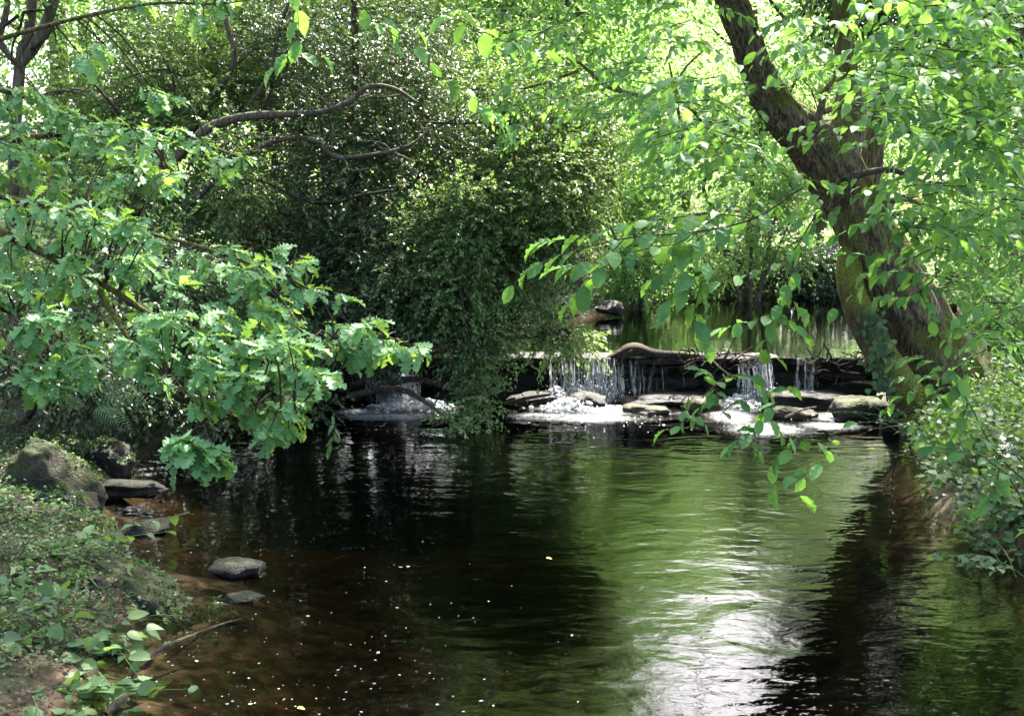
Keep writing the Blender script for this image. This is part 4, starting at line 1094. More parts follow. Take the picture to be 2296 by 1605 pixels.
def shrub(name, label, cat, blobs, n, mats, stems=(), L=.32, nl=11, size=.05, seed=1, single=100, group=None, base_=DIAMOND, rootp=None, shade_canopy=None, **kw):
    b0 = blobs[0]
    c0 = P(b0[0], b0[1], b0[2]) if rootp is None else np.asarray(rootp, float)
    t = thing(name, label, cat, (c0[0], c0[1], hz(c0[0], c0[1]) - .03), group)
    root = np.array(t.location)
    LV, TW = Leaves(), Bag()
    blobs_fill(LV, TW, blobs, n, L, nl, size, seed, **kw)
    LV.build(t, base_, mats, 'leaf', 'foliage', single)
    TW.build("twigs", M_TWIG, t, kind='stuff')
    if shade_canopy:  # leaves added above the view to keep sun off the left bank
        LV = Leaves()
        crown(LV, None, shade_canopy[0], shade_canopy[1], shade_canopy[2], .5, 10, size * 1.5, seed + 50, .45, .55, .7, 4.5)
        LV.build(t, DIAMOND, mats, 'leaf', 'upper_shade_foliage')
        tube("trunk", [root + np.array([1.0, .3, 0]), root * .6 + np.array(shade_canopy[0]) * .4 + np.array([.6, .5, 0]), np.array(shade_canopy[0])], [.06, .05, .03], M_BARKGREY, t, 12, .15, .1, .01, seed)
    for i, b in enumerate(blobs):       # hidden stems that carry the foliage
        e = P(b[0], b[1], b[2])
        if np.linalg.norm(e - root) < .3: e = e + np.array([0, 0, .5])
        mid = root * .45 + e * .55 + np.array([0, .15, .2])
        tube("stem", [root + np.array([rng.normal(0, .08), rng.normal(0, .08), 0]), mid, e], [.05, .035, .015], M_BARKGREY, t, 7, .12, .1, 0, i)
    for i, (pts, Yv, w, mt, conv) in enumerate(stems):
        limb("limb", pts, Yv, w, mt, t, conv, 9, .04, .26, 0, 30 + i + seed)
        cc = catmull(PL(pts, Yv, conv), .05)
        tw = Bag()
        for k in range(3 + len(cc) // 9):
            b = cc[rng.integers(len(cc))]
            dd = np.array([rng.normal(0, .22), rng.normal(0, .12), rng.uniform(-.15, .35)])
            v, f = tube_data([b, b + dd * .5 + rng.normal(0, .03, 3), b + dd, b + dd * 1.5 + rng.normal(0, .06, 3)], [.011, .008, .005, .002], 5, .06, .2, k)
            tw.add(v, f)
        tw.build("side_twigs", mt, t, kind='stuff')
    return t
sh1 = shrub("evergreen_tree", "dark small leaved evergreen tree with bare curved limbs beside the weir", "tree",
    [(760, 420, 13.6, 200, 190, 1.2), (700, 640, 13.2, 150, 150, 1.0), (880, 640, 13.0, 160, 170, .9), (820, 160, 14.4, 210, 200, 1.5), (1000, 330, 14.2, 170, 200, 1.1), (620, 120, 14.8, 130, 170, 1.2), (640, 770, 12.6, 120, 70, .8), (800, 730, 13.0, 110, 50, .6)],
    7000, M_HOLLY, [
        ([(330, 420), (420, 330), (470, 285), (523, 267), (577, 259), (667, 256), (721, 252), (786, 227), (818, 198), (854, 193), (890, 202), (937, 231)], 12.6, [24, 22, 19, 18, 17, 15, 13, 12, 11, 10, 9, 6], M_BARKGREY, None),
        ([(1150, 1300), (1400, 1060), (1580, 940), (1700, 880), (1830, 860), (1980, 880), (2040, 950), (2140, 985), (2290, 980)], 12.5, [20, 15, 13, 13, 12, 11, 10, 8, 5], M_BARKGREY, Z1),
        ([(2100, 985), (2340, 960), (2550, 905), (2680, 800)], 12.4, [9, 9, 7, 4], M_BARKGREY, Z1),
        ([(1600, 1120), (1690, 1150), (1880, 1240), (2060, 1265), (2230, 1220), (2420, 1185)], 12.3, [5, 6, 7, 8, 7, 5], M_DRIFT, Z1),
        ([(820, 1120), (1000, 1075), (1130, 1020)], 12.9, [11, 10, 6], M_DRIFT, Z2),
        ([(600, 760), (850, 770), (970, 760)], 12.9, [4, 5, 3], M_DRIFT, Z2),
        ([(330, 920), (450, 970), (540, 1010)], 12.4, [5, 6, 3], M_BARKGREY, Z2),
        ([(1620, 680), (1680, 630), (1740, 620)], 12.6, [5, 5, 3], M_DRIFT, Z1)],
    size=.058, seed=3, single=120, rootp=(-2.9, 14.0, 0), tint=.4, thr=.46, freq=1.7, shade_canopy=((-1.6, 12.6, 7.0), (3.2, 2.2, 2.4), 1500))
sh2 = shrub("privet_bush", "grey green bush overhanging the weir and trailing into the water", "bush",
    [(1060, 520, 12.9, 140, 160, .8), (1210, 430, 13.3, 130, 150, .9), (1160, 250, 13.9, 150, 130, 1.0), (1020, 650, 12.7, 115, 95, .6), (1170, 600, 13.0, 90, 100, .6), (1190, 690, 12.9, 60, 42, .5), (1262, 752, 12.9, 60, 32, .35), (1060, 820, 12.5, 30, 70, .3), (1075, 900, 12.1, 20, 40, .2), (1020, 950, 11.8, 18, 22, .2), (1290, 330, 14.0, 100, 120, .9), (1080, 735, 12.7, 60, 45, .4)],
    7000, M_PRIVET, [([(700, 560), (820, 520), (900, 500)], 12.6, [5, 4, 3], M_BARKGREY, None), ([(1030, 640), (1050, 760), (1065, 880), (1050, 960), (1000, 1000)], 12.2, [7, 6, 5, 4, 2], M_TWIG, None)],
    size=.056, seed=5, single=140, rootp=(-2.0, 14.2, 0), tint=.72, thr=.44, freq=1.9)
sh3 = shrub("hawthorn", "loose small leaved thicket tree with slanting grey stems and white sky gaps", "tree",
    [(330, 160, 14.5, 190, 140, 1.2), (480, 230, 14.0, 130, 140, 1.0), (200, 300, 13.5, 180, 120, 1.0), (420, 60, 15.5, 160, 110, 1.2), (300, 480, 12.8, 170, 110, .9), (530, 420, 13.0, 90, 120, .8)],
    4300, M_PRIVET, [
        ([(1230, 690), (1400, 500), (1460, 350), (1420, 180), (1380, 0), (1370, -60)], 13.4, [14, 13, 13, 12, 11, 10], M_BARKGREY, Z1),
        ([(1560, 640), (1680, 450), (1740, 180), (1790, 40), (1830, -60)], 13.4, [9, 9, 8, 7, 6], M_BARKGREY, Z1),
        ([(850, 1150), (950, 1040), (1000, 950)], 12.4, [18, 16, 9], M_BARKGREY, Z1), ([(260, 590), (380, 565), (520, 585)], 12.4, [3, 8, 3], M_BARKGREY, Z1), ([(480, 430), (600, 540), (720, 680), (820, 860)], 12.8, [2, 6, 10, 14], M_DRIFT, Z1),
        ([(1040, 400), (1080, 500), (1090, 620)], 13, [5, 5, 3], M_DRIFT, Z1)],
    size=.06, seed=8, single=80, rootp=(-5.2, 14.0, 0), tint=.85, thr=.48, freq=1.5)
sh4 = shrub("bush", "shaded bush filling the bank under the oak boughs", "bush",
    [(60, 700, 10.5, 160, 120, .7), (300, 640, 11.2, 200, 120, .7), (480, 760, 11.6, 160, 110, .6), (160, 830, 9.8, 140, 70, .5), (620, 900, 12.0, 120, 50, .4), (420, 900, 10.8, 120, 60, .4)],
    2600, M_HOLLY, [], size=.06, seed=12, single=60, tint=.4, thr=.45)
shrub("bush", "tall green growth closing the gaps behind the evergreen tree", "bush",
    [(720, 260, 16.6, 260, 230, .7), (520, 160, 17.0, 220, 180, .7), (950, 200, 17.2, 220, 220, .7), (820, 40, 17.4, 240, 140, .7), (640, 480, 16.4, 220, 160, .6)], 3000, M_PRIVET, [], L=.5, nl=10, size=.085, seed=14, single=0, thr=.36, freq=1.2, tint=.5)
# dead bare twigs under the oak
t = thing("bare_shrub", "leafless brown twiggy shrub in the shade under the oak", "bush", P(60, 760, 8.6))
for i in range(26):
    a = P(rng.uniform(-20, 140), rng.uniform(760, 840), 8.6 + rng.normal(0, .2)); b = a + np.array([rng.normal(0, .22), rng.normal(0, .15), rng.uniform(.3, .75)])
    tube("twig", [a, (a + b) / 2 + rng.normal(0, .06, 3), b], [.009, .006, .002], M_BARKGREY, t, 5, .06, .1, 0, i)
for i, pts in enumerate(([(0, 435), (90, 440), (200, 450)], [(20, 450), (30, 580), (80, 655), (200, 660)], [(330, 490), (420, 520), (560, 530), (660, 570)], [(330, 555), (420, 640), (500, 690)], [(0, 740), (80, 690), (130, 560)])):
    limb("branch", pts, 7.6, [4, 4, 3, 2][:len(pts)], M_STICK, t, Z4, 6, .05, .1, 0, 60 + i)
# young ash like twig of dark leaves hanging low
hanging("small dark drooping leaf bunch hanging beneath the oak tips", [([(745, 930), (750, 960), (745, 985), (738, 1000)], 6.2, 2, 9)], .075, "dark leaf bunches under the oak", M_IVY, LANCE)
hanging("withered leaf tip hanging left of the dark leaf bunch", [([(598, 985), (605, 1010), (600, 1050)], 6.0, 2, 9)], .05, "dark leaf bunches under the oak", M_DEAD, LANCE)

# trees at the upper left
tl = thing("forked_tree", "grey forked trunks rising behind the upper oak leaves", "tree", P(40, 300, 12.5))
tl.location.z = hz(tl.location.x, tl.location.y)
r0 = np.array(tl.location)
limb("trunk", [(20, 900), (25, 500), (45, 150), (62, 90), (70, 36), (72, -30), (70, -200)], 12.5, [34, 30, 25, 24, 22, 22, 16], M_BARKGREY, tl, None, 16, .06, .1, .01, 1)
limb("stem", [(50, 140), (80, 100), (105, 50), (125, -20), (150, -160)], 12.5, [24, 28, 25, 24, 14], M_BARKGREY, tl, None, 14, .06, .1, .01, 2)
limb("stem", [(40, 150), (0, 90), (12, 40), (18, -20), (10, -140)], 12.6, [12, 15, 14, 13, 8], M_BARKGREY, tl, None, 12, .06, .1, .0, 3)
for i, (pts, w) in enumerate((([(20, 170), (150, 80), (280, 65)], [7, 8, 4]), ([(75, 400), (75, 300), (130, 150), (150, 70)], [5, 5, 6, 4]), ([(190, 310), (290, 240), (330, 160)], [8, 6, 4]), ([(270, 20), (330, 160), (350, 260)], [6, 5, 3]))):
    limb("limb", pts, 12.4, w, M_DRIFT, tl, Z1, 7, .06, .1, 0, 9 + i)
LV, TW = Leaves(), Bag()
crown(LV, TW, (-5.2, 13.5, 6.2), (2.8, 2.6, 2.6), 1100, .5, 9, .075, 61, .46, .7, .7, 3.6)
blobs_fill(LV, TW, [(60, 60, 13.2, 110, 90, .6), (160, 30, 13.0, 90, 60, .5)], 120, .4, 8, .07, 9, .7)
LV.build(tl, ELM_LO, M_TREE, 'leaf', 'foliage', 40, DIAMOND)
TW.build("twigs", M_TWIG, tl, kind='stuff')

# ------------------------------------------------------------------ trees beyond
GB = "trees standing behind the weir and pond"
def far_tree(label, x, y, h, rx, rz, n, size, mats, seed, name="tree", nl=9, L=.8, thr=.44, freq=.45, tint=.5, r0=.18, lean=(0, 0), cz=None, single=0, ry=None):
    g0 = hz(x, y)
    t = thing(name, label, "tree", (x, y, g0 - .05), GB)
    top = np.array([x + lean[0], y + lean[1], g0 + h * .85])
    b0 = np.array([x, y, g0 - .1])
    tube("trunk", [b0, b0 * .6 + top * .4 + np.array([.15, 0, 0]), top], [r0, r0 * .75, r0 * .25], M_BARK, t, 14, .25, .1, .01, seed)
    cz_ = g0 + h - rz if cz is None else g0 + cz
    cc = np.array([x + lean[0] * .7, y + lean[1] * .7, cz_])
    r2 = np.random.default_rng(seed + 900)
    for i in range(8):
        q = unit(r2.normal(size=3)) * np.array([rx, rx, rz]) * .75
        s = r2.uniform(.3, .85)
        a = b0 * (1 - s) + top * s
        tube("limb", [a, (a + cc + q) / 2 + np.array([0, 0, -.2]), cc + q], [r0 * .45, r0 * .25, .02], M_BARK, t, 7, .3, .1, 0, i)
    LV, TW = Leaves(), Bag()
    crown(LV, None, cc, (rx, ry or rx, rz), int(n * 1.25), L, nl, size * 1.26, seed, thr, freq, .55, None, tint)
    LV.build(t, DIAMOND, mats, 'leaf', 'foliage', single)
    return t
far_tree("tall dark broad tree rising behind the evergreen tree", -2.6, 20.0, 12, 3.6, 4.8, 2600, .10, M_PRIVET, 101, thr=.42, tint=.6)
far_tree("tall leafy tree behind the top centre of the dark bush", -.2, 23.5, 12, 3.0, 5.0, 2400, .11, M_TREE, 102, thr=.42)
far_tree("dense tree at the back behind the thicket stems", -7.5, 20, 11, 3.6, 4.6, 1300, .11, M_TREE, 103, thr=.50, tint=.7)
far_tree("bright yellow green tree beyond the forked trunks", -9.5, 27, 12, 4.2, 5.4, 1500, .13, M_LIME, 104, thr=.44)
far_tree("mid green tree bending over the left shore of the pond", 1.0, 24.5, 9, 2.6, 3.6, 1500, .10, M_TREE, 105, cz=4.0, tint=.6)
far_tree("young lime green tree overhanging the pond behind the leaning trunk", 5.4, 27.5, 6.5, 2.4, 2.2, 1300, .10, M_LIME, 106, cz=3.6, thr=.43)
far_tree("tall sunlit tree straight beyond the far bank", 2.6, 39, 14.0, 4.0, 6.0, 2100, .17, M_LIME, 107, thr=.43, r0=.28)
far_tree("sunlit pale tree beyond the pond behind the twin stems", 10.6, 42, 11.6, 4.6, 5.0, 2100, .18, M_LIME, 108, thr=.43, r0=.28)
far_tree("light green tree far behind at the right of the glade", 20, 42, 12, 5.0, 5.4, 1900, .17, M_LIME, 109, thr=.48, r0=.28)
far_tree("tree with fine pale leaves at the back of the glade", 7.0, 50, 14.0, 5.0, 6.0, 1900, .2, M_LIME, 110, thr=.43, r0=.3)
far_tree("mid green tree on the right bank behind the leaning tree", 10.5, 21, 9.5, 2.8, 3.6, 1500, .10, M_TREE, 111, thr=.46, tint=.7, cz=5.4)
far_tree("tall dark tree far behind the left bank", -6, 34, 16, 5, 7, 1700, .17, M_TREE, 112, thr=.41, r0=.3)
far_tree("tall full tree behind the head of the pond", -.5, 36, 17, 4.4, 7.4, 2000, .17, M_TREE, 113, thr=.40, r0=.3)
far_tree("large tree at the far left behind the hedge of leaves", -16, 33, 15, 5.5, 6.5, 1500, .18, M_LIME, 114, thr=.43, r0=.3)
far_tree("wide tree at the far right behind the bank greenery", 26, 48, 15, 5.5, 6.5, 1400, .2, M_LIME, 115, thr=.43, r0=.3)
far_tree("dark crowned tree added over the right bank to darken the pool reflection", 9.3, 25.5, 12.5, 3.5, 3.0, 3300, .14, M_HOLLY, 118, thr=.36, r0=.24, tint=.2, cz=7.6)  # added for its dark reflection at the lower right of the pool
# dark trunk on the right bank
dt = far_tree("dark ivy clad trunk standing among sunlit greenery on the right bank", P(2262, 600, 16.5)[0], 16.5, 8, 2.0, 2.4, 700, .08, M_TREE, 120, "ivy_tree", cz=6.2, r0=.2, tint=.6)
# far wood
LV = Leaves()
r2 = np.random.default_rng(4)
n = 18000
az = r2.uniform(-1.0, 1.0, n); dist = r2.uniform(75, 120, n); zz = r2.random(n) ** .9 * (6 + 8 * vnoise(np.stack([az * 14, dist * .02, 0 * az], 1), 3))
p = np.stack([np.sin(az) * dist, np.cos(az) * dist, zz + 2], 1)
LV.add(p, rnd_dirs(n), rnd_dirs(n) + np.array([0, 0, .6]), .75, r2.uniform(.2, .9, n))
w_ = bpy.data.objects.new("far_wood", None); COL.objects.link(w_)
LV.build(w_, DIAMOND, M_TREE, rest="wood_foliage")
bpy.data.objects.remove(w_)
for o in list(bpy.data.objects):
    if o.name.startswith("wood_foliage"): o.name = "far_wood"; o.parent = None; tag(o, kind='stuff')

# far bank shrubs and flowers
shrub("rhododendron", "dark rhododendron with purple flowers on the far bank of the pond", "bush",
    [(1620, 625, 26.6, 80, 32, .7), (1700, 632, 26.8, 70, 30, .7), (1590, 590, 27, 60, 34, .7), (1660, 592, 27.2, 70, 30, .7)], 1100, M_BLUE, [], L=.35, nl=10, size=.11, seed=21, single=40, thr=.36, freq=1.2, tint=.45)
for (px, py, k) in ((1575, 585, 9), (1590, 598, 8), (1552, 590, 6), (1586, 612, 5), (1780, 588, 5), (1862, 556, 5), (1640, 600, 4)):
    t = bpy.data.objects["rhododendron"]
    r2 = np.random.default_rng(px)
    bag = Leaves()
    c = P(px, py, 25.9)
    d = rnd_dirs(26)
    bag.add(c + d * .05, d, rnd_dirs(26), .075, .5)
    A = bag.arr(); nzv = unit(np.cross(A[:, 3:6], rnd_dirs(26))); yv = np.cross(nzv, A[:, 3:6])
    v, f, uv = DIAMOND
    V = A[:, None, :3] + .08 * (v[None, :, 0:1] * A[:, None, 3:6] + v[None, :, 1:2] * 1.4 * yv[:, None] + v[None, :, 2:3] * nzv[:, None])
    obj("flower", mesh_np("flower", V.reshape(-1, 3), (f[None] + (np.arange(26) * 4)[:, None, None]).reshape(-1, 3), M_FLOWER), t)
shrub("bush", "blue green bush at the water edge behind the leaning stem", "bush", [(1820, 610, 26.2, 80, 40, .8), (1870, 590, 26.6, 70, 50, .8), (1780, 640, 25.9, 60, 25, .5)], 900, M_BLUE, [], L=.35, nl=9, size=.10, seed=22, single=30, thr=.38, freq=1.2, tint=.7)
shrub("bush", "bright young yellow green bush in front of the far rhododendron", "bush", [(1690, 450, 24, 100, 80, .8), (1620, 560, 24.2, 90, 55, .7), (1740, 560, 24.3, 90, 45, .7), (1760, 420, 24.4, 60, 60, .6)], 900, M_LIME, [], L=.5, nl=9, size=.09, seed=23, single=60, thr=.47, freq=1.1, tint=.6)
shrub("bush", "fresh green bush on the left shore of the pond", "bush", [(1430, 600, 21.5, 90, 60, .7), (1360, 480, 22.2, 90, 90, .8), (1480, 520, 22.5, 90, 80, .8), (1420, 400, 22.8, 80, 70, .8)], 1200, M_TREE, [], L=.45, nl=9, size=.085, seed=24, single=50, thr=.43, freq=1.2, tint=.6)
for (blobs, n, lab, sd, mt) in (
    ([(2230, 480, 15, 110, 120, .9), (2180, 380, 15.5, 90, 90, .8)], 520, "sunny green bush behind the root flare of the leaning tree", 25, M_LIME),
    ([(2250, 720, 13.8, 90, 90, .6), (2200, 640, 14.5, 60, 80, .6)], 520, "low lush bush beside the root flare", 26, M_LIME),
    ([(2120, 420, 18, 100, 110, .9), (2080, 300, 19, 100, 100, .9)], 480, "airy green bush seen between the stems and the dark trunk", 27, M_TREE)):
    shrub("bush", lab, "bush", blobs, n, mt, [], L=.4, nl=9, size=.075, seed=sd, single=60, thr=.45, freq=1.3, tint=.65, group="bushes on the right bank")
shrub("bush", "long fresh green growth hanging over the far left end of the pond", "bush", [(1480, 640, 25.0, 110, 34, .6), (1400, 655, 23.0, 60, 30, .5), (1540, 600, 25.5, 90, 50, .6)], 900, M_LIME, [], L=.4, nl=9, size=.09, seed=28, single=30, thr=.40, freq=1.2, tint=.35)
shrub("bush", "pale sunlit growth at the right end of the far bank by the leaning stem", "bush", [(1860, 600, 28.5, 120, 55, .8), (1960, 580, 27, 120, 70, .8)], 1000, M_LIME, [], L=.45, nl=9, size=.10, seed=29, single=30, thr=.42, freq=1.2, tint=.7)
# earth bank and stones at the left shore of the pond
for (px, py, Yr, size, mt, lab, sd) in (
    (1255, 690, 18.6, (.6, .5, .36), M_WET, "purplish dark stone at the left shore of the pond", 71), (1365, 690, 20.2, (.45, .4, .26), M_WET, "rounded dark stone at the pond edge under the arching spray", 73),
    (1240, 615, 19.5, (1.0, .6, 1.0), M_ROCK, "bare reddish earth bank face above the pond stones", 75)):
    tag(rock_obj("rock", P(px, py, Yr), size, mt, sd, None, .3, (0, 0), sub=4, box=3.0, rough=.2, cuts=5), lab, "rock")

# ------------------------------------------------------------------ plants on the banks
# tufts of moss and small leaves grown on the big stones
def tufts(o, n, seed):
    r2 = np.random.default_rng(seed)
    me = o.data
    co = np.array([v.co[:] for v in me.vertices]); no = np.array([v.normal[:] for v in me.vertices])
    M = np.array(o.rotation_euler.to_matrix())
    co = co @ M.T + np.array(o.location); no = no @ M.T
    k = np.where((no[:, 2] > .35) & (fbm(co * 3.1, seed, 2) > .46))[0]
    if not len(k): return
    k = r2.choice(k, n)
    LV = Leaves()
    LV.add(co[k] + r2.normal(0, .012, (n, 3)), no[k] * .5 + r2.normal(0, .6, (n, 3)), no[k] + r2.normal(0, .4, (n, 3)), r2.uniform(.012, .034, n), r2.random(n))
    LV.build(o, MINI, M_FERN if seed % 2 else M_HERB, rest='moss')
    for c in o.children:
        c.rotation_euler = o.rotation_euler.to_matrix().inverted().to_euler()
        c.location = o.rotation_euler.to_matrix().inverted() @ -o.location
for i_, o_ in enumerate([o for o in scene.objects if o.name.startswith("boulder")]):
    tufts(o_, 420, 500 + i_)
def herb(label, px, py, Y, h, n, size, base_, mats, seed, name="plant", spread=.22, group="low plants on the banks", single=60, zoff=0.0):
    g0 = P(px, py, Y)
    t = thing(name, label, "plant", g0, group)
    r2 = np.random.default_rng(seed)
    LV = Leaves()
    h, size, n = h * 1.15, size * (1.15 if px < 110 else 1.0), int(n * 1.6)
    for i in range(n):
        d = np.array([r2.normal(0, spread), r2.normal(0, spread) - .05, h * r2.uniform(.6, 1.1)])
        b0 = g0 + np.array([r2.normal(0, spread * .3), r2.normal(0, spread * .3), -.06])
        path = [b0, b0 + d * .5 + np.array([0, 0, .03]), b0 + d + np.array([d[0] * .4, d[1] * .4, -.03])]
        tube("stem", path, [.0035, .003, .0015], M_HERB[0], t, 5, .05, 0, 0, i)
        spray_on(LV, path, int(r2.integers(4, 7)), size, .3, 1.0, .3, .5, .2)
    LV.build(t, base_, mats, 'leaf', 'foliage', single)
    return t
for i, (px, py, Yv, h, n, sz, lab) in enumerate((
    (20, 1400, 6.0, .22, 7, .10, "big leaved plant at the edge of the near bank by the frame side"), (100, 1420, 5.9, .14, 6, .085, "pale leafy plant on the bank below the mossy stones"),
    (60, 1470, 5.6, .14, 7, .09, "broad leaved plant in front of the litter"), (180, 1410, 5.95, .10, 6, .07, "low leaves at the waterline beside the shallow brown patch"),
    (30, 1550, 5.2, .16, 8, .085, "dense leafy plant in the bottom corner of the bank"), (130, 1562, 5.15, .07, 5, .09, "single pale rosette lying at the water edge"),
    (60, 1595, 5.0, .12, 6, .08, "dark leaves along the bottom edge of the bank"), (215, 1215, 7.3, .12, 4, .08, "small plant with two broad leaves on top of the mossy log"),
    (280, 1390, 6.2, .09, 4, .07, "little plant with yellow lit leaf at the tip of the bank"), (25, 1290, 6.6, .18, 5, .09, "leaf clump beside the speckled litter"),
    (8, 1480, 5.5, .2, 8, .09, "tallest pale plant at the left edge above the bottom corner"), (95, 1520, 5.35, .1, 6, .08, "spreading leaves on bare mud near the bottom corner"), (150, 1465, 5.65, .1, 6, .07, "small leafy sprig beside the brown shallow water"), (20, 1340, 6.3, .16, 6, .085, "leaf cluster at the left edge below the half buried stone"))):
    herb(lab, px, py, Yv, h, n, sz, ROUND if i % 3 else IVY, M_HERB, 300 + i, single=40)
herb("narrow leaved yellow green weed growing from the little stone in the water", 478, 1352, 6.45, .07, 6, .055, LANCE, M_LIME, 350, spread=.12)
for i, (px, py, Yv, h, n, sz, lab) in enumerate((
    (2240, 1010, 9.6, .28, 10, .085, "ivy leaved plant at the foot of the leaning tree"), (2140, 1010, 10.4, .22, 8, .075, "dark low plant under the shoot of toothed leaves"),
    (2275, 1080, 8.6, .3, 10, .09, "lobed leaf plant spilling over the right bank"), (2200, 1080, 8.9, .2, 8, .08, "dense plant overhanging the shaded water edge"),
    (2290, 1180, 7.6, .3, 9, .085, "bushy plant at the frame side over the dark water"), (2265, 1265, 7.0, .14, 5, .06, "pale plant tip reaching down to the dark water"),
    (2050, 955, 11.2, .14, 9, .05, "pale lit plant on the upright stone at the tree foot"), (1990, 925, 11.7, .1, 6, .045, "small leaves on top of the mossy square block"))):
    herb(lab, px, py, Yv, h, n, sz, IVY, M_HERB if i % 2 else M_IVY, 400 + i, single=60)
for i, (px, py, Yv, lab) in enumerate(((2255, 1000, 8.6, "white flower umbel highest on the right bank"), (2262, 1110, 8.0, "white flower umbels above the dark water edge"), (2285, 1160, 7.6, "lowest white flower head at the frame side"))):
    c = P(px, py, Yv)
    t = thing("cow_parsley", lab, "flower", c - np.array([0, 0, .4]), "white flowers on the right bank")
    tube("stem", [c - np.array([-.05, 0, .42]), c - np.array([-.02, 0, .2]), c], [.004, .003, .002], M_HERB[0], t, 5, .05)
    pts = np.array([c + np.array([rng.normal(0, .035), rng.normal(0, .035), rng.normal(0, .012)]) for _ in range(60)])
    o = flecks("flower_head", pts, .006, M_WHITEFL, i); link_o = o
    o.parent = t; o.location = -t.location
# fern
def fern(label, px, py, Y, tips, seed):
    c = P(px, py, Y)
    t = thing("fern", label, "fern", c, "ferns under the oak")
    r2 = np.random.default_rng(seed)
    for (tx, ty, ty_) in tips:
        e = P(tx, ty, Y + ty_)
        Lf = np.linalg.norm(e - c)
        n = 19
        s = np.linspace(0, 1, n)
        p = c + (e - c) * s[:, None] + np.array([0, 0, 1.0]) * (.22 * Lf * 4 * s * (1 - s) * .6)[:, None]
        tan = unit(np.gradient(p, axis=0)); side = unit(np.cross(tan, np.array([.1, -.75, .65])))
        LV = Leaves()
        for sg in (-1, 1):
            m = slice(3, n)
            LV.add(p[m], side[m] * sg + tan[m] * .45, np.cross(side[m], tan[m]) + r2.normal(0, .12, (n - 3, 3)), Lf * .17 * np.sin(np.pi * (s[m] * .84 + .13)) + .006, r2.uniform(.3, .7, n - 3))
        A = LV.arr(); dd = unit(A[:, 3:6]); nz = unit(A[:, 6:9] - (A[:, 6:9] * dd).sum(1, keepdims=True) * dd); yv = np.cross(nz, dd)
        v, f, uv = leaf_shape([0, .1, .5, .85, 1], [.045, .075, .05, .02, 0], .1, .2)
        V = A[:, None, :3] + A[:, 9][:, None, None] * (v[None, :, 0:1] * dd[:, None] + v[None, :, 1:2] * yv[:, None] + v[None, :, 2:3] * nz[:, None])
        o = obj("frond", mesh_np("frond", V.reshape(-1, 3), (f[None] + (np.arange(len(A)) * len(v))[:, None, None]).reshape(-1, 3), M_FERN[0], uv=np.tile(uv, (len(A), 1)), tint=np.repeat(A[:, 10], len(f)), smooth=True), t)
        tube("rib", p, list(np.linspace(.004, .001, n)), M_FERN[0], o, 5, .1)
fern("dark green fern with spreading fronds under the oak boughs", 195, 925, 8.7, [(358, 912, .1), (300, 975, -.25), (300, 838, .25), (345, 872, .2), (130, 890, .1)], 3)
fern("smaller shaded fern above the spreading one", 225, 850, 9.6, [(330, 820, .1), (320, 862, -.1), (270, 790, .2)], 4)

# ground cover, litter
def scatter(name, n, xlo, xhi, ylo, yhi, size, mats, base_, seed, lift=.05, cond=None, up=1.0, dmin=.05, flat=.4):
    r2 = np.random.default_rng(seed)
    x, y = r2.uniform(xlo, xhi, n), r2.uniform(ylo, yhi, n)
    z, d = height(x, y)
    m = d > dmin
    nn = fbm(np.stack([x * 1.5, y * 1.5, 0 * x], 1), seed, 2)
    m &= nn > .38
    if cond is not None: m &= cond(x, y)
    x, y, z = x[m], y[m], z[m]
    k = len(x)
    LV = Leaves()
    dirs = r2.normal(size=(k, 3)) * np.array([1, 1, .35])
    LV.add(np.stack([x, y, z + r2.random(k) ** 2 * lift + .005], 1), dirs, np.array([0, -.15, up]) + r2.normal(size=(k, 3)) * flat, size * r2.uniform(.6, 1.3, k), np.clip(nn[m] * 1.2 - .1 + r2.normal(0, .15, k), 0, 1))
    e = bpy.data.objects.new("holder", None); COL.objects.link(e)
    LV.build(e, base_, mats, rest=name)
    o = [q for q in e.children][0]
    o.parent = None; bpy.data.objects.remove(e)
    return tag(o, kind='stuff')
scatter("leaf_litter", 26000, -5, -1.4, 4.2, 11, .026, M_LITTER, DIAMOND, 1, .03, None, 1.0, .0, .5)
scatter("ground_ivy", 22000, -6.5, -1.6, 5, 14, .04, M_HERB, DIAMOND, 2, .10, lambda x, y: (x < -2.2), 1, .12)
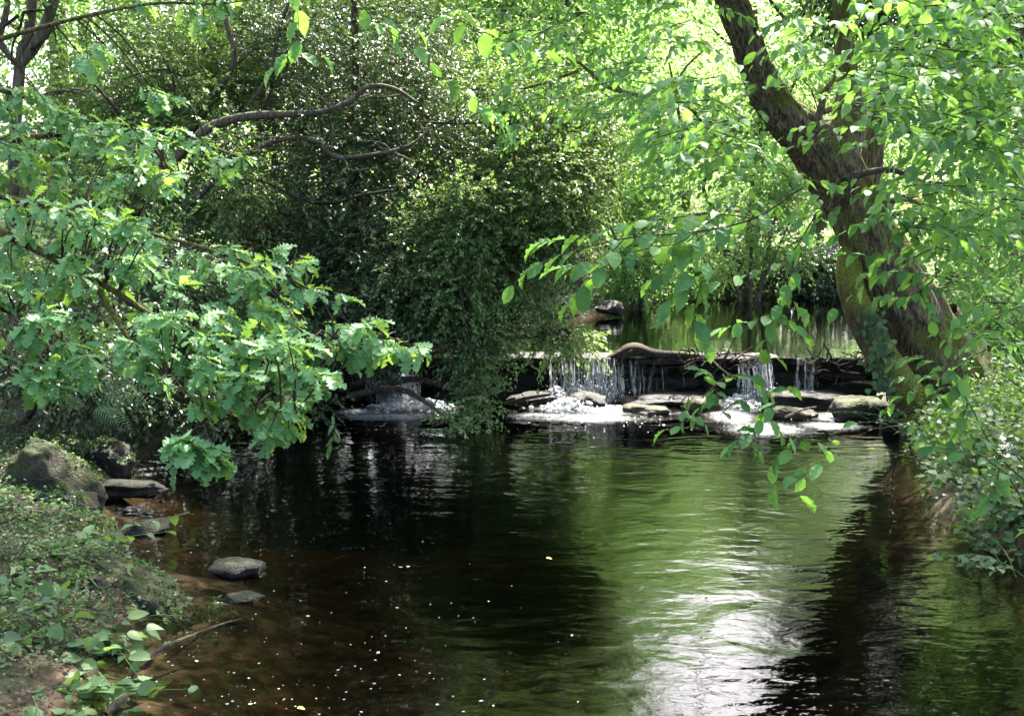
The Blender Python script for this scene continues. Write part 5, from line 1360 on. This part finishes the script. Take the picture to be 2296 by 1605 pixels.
scatter("bank_ivy", 18000, 2.6, 8, 4, 16, .06, M_IVY, MINI, 3, .28, None, .8, -.05, .6)
scatter("undergrowth", 20000, 3.6, 14, 11, 30, .07, M_LIME, DIAMOND, 4, .5, None, .7, .1, .7)
scatter("bank_undergrowth", 22000, -10, 4, 12, 30, .07, M_TREE, DIAMOND, 5, .5, None, .7, .0, .7)
scatter("meadow_grass", 26000, -15, 30, 26, 60, .22, M_LIME, DIAMOND, 6, .15, None, .3, .1, 1.0)
scatter("bank_creeper", 26000, 2.6, 6.0, 5.5, 13.2, .062, M_HERB, MINI, 13, .32, lambda x, y: height(x, y)[1] < 1.6, .7, -.06, .6)
scatter("bank_moss", 16000, -4.6, -1.8, 5.4, 10.5, .03, M_FERN, MINI, 17, .05, None, .9, .0, .5)
# ivy on the mossy stem
iv = thing("ivy", "ivy with drooping leaves clinging to the mossy stem", "ivy", P(1965, 780, 11.9))
LV = Leaves()
c = catmull(PL([(1985, 870, 11.75), (1975, 800, 11.7), (1960, 740, 11.75), (1955, 700, 11.8)], 12), .01)
k = rng.integers(0, len(c), 150)
LV.add(c[k] + rng.normal(0, .07, (150, 3)) * np.array([1, .3, 1]), np.array([-.2, -.3, -1.0]) + rng.normal(0, .4, (150, 3)), np.array([-.1, -1, .5]) + rng.normal(0, .3, (150, 3)), rng.uniform(.05, .085, 150), rng.random(150))
LV.build(iv, IVY, M_IVY, 'leaf', 'foliage', 150)
tube("stem", PL([(1990, 900, 11.75), (1978, 820, 11.72), (1960, 740, 11.76)], 12), [.008, .007, .004], M_TWIG, iv, 6, .04)
# yellow fallen leaf and floating scraps
for i, (px, py, lab) in enumerate(((666, 1588, "tiny yellow leaf floating near the bottom edge"), (1225, 1252, "small yellow leaf floating in the middle of the pool"))):
    g0 = G(px, py, .006)
    v, f, uv = ROUND
    o = obj("fallen_leaf", mesh_np("fallen_leaf", v * .035 + np.array([0, 0, .004]), f, M_YELLOW, smooth=True), None, g0)
    tag(o, lab, "leaf")
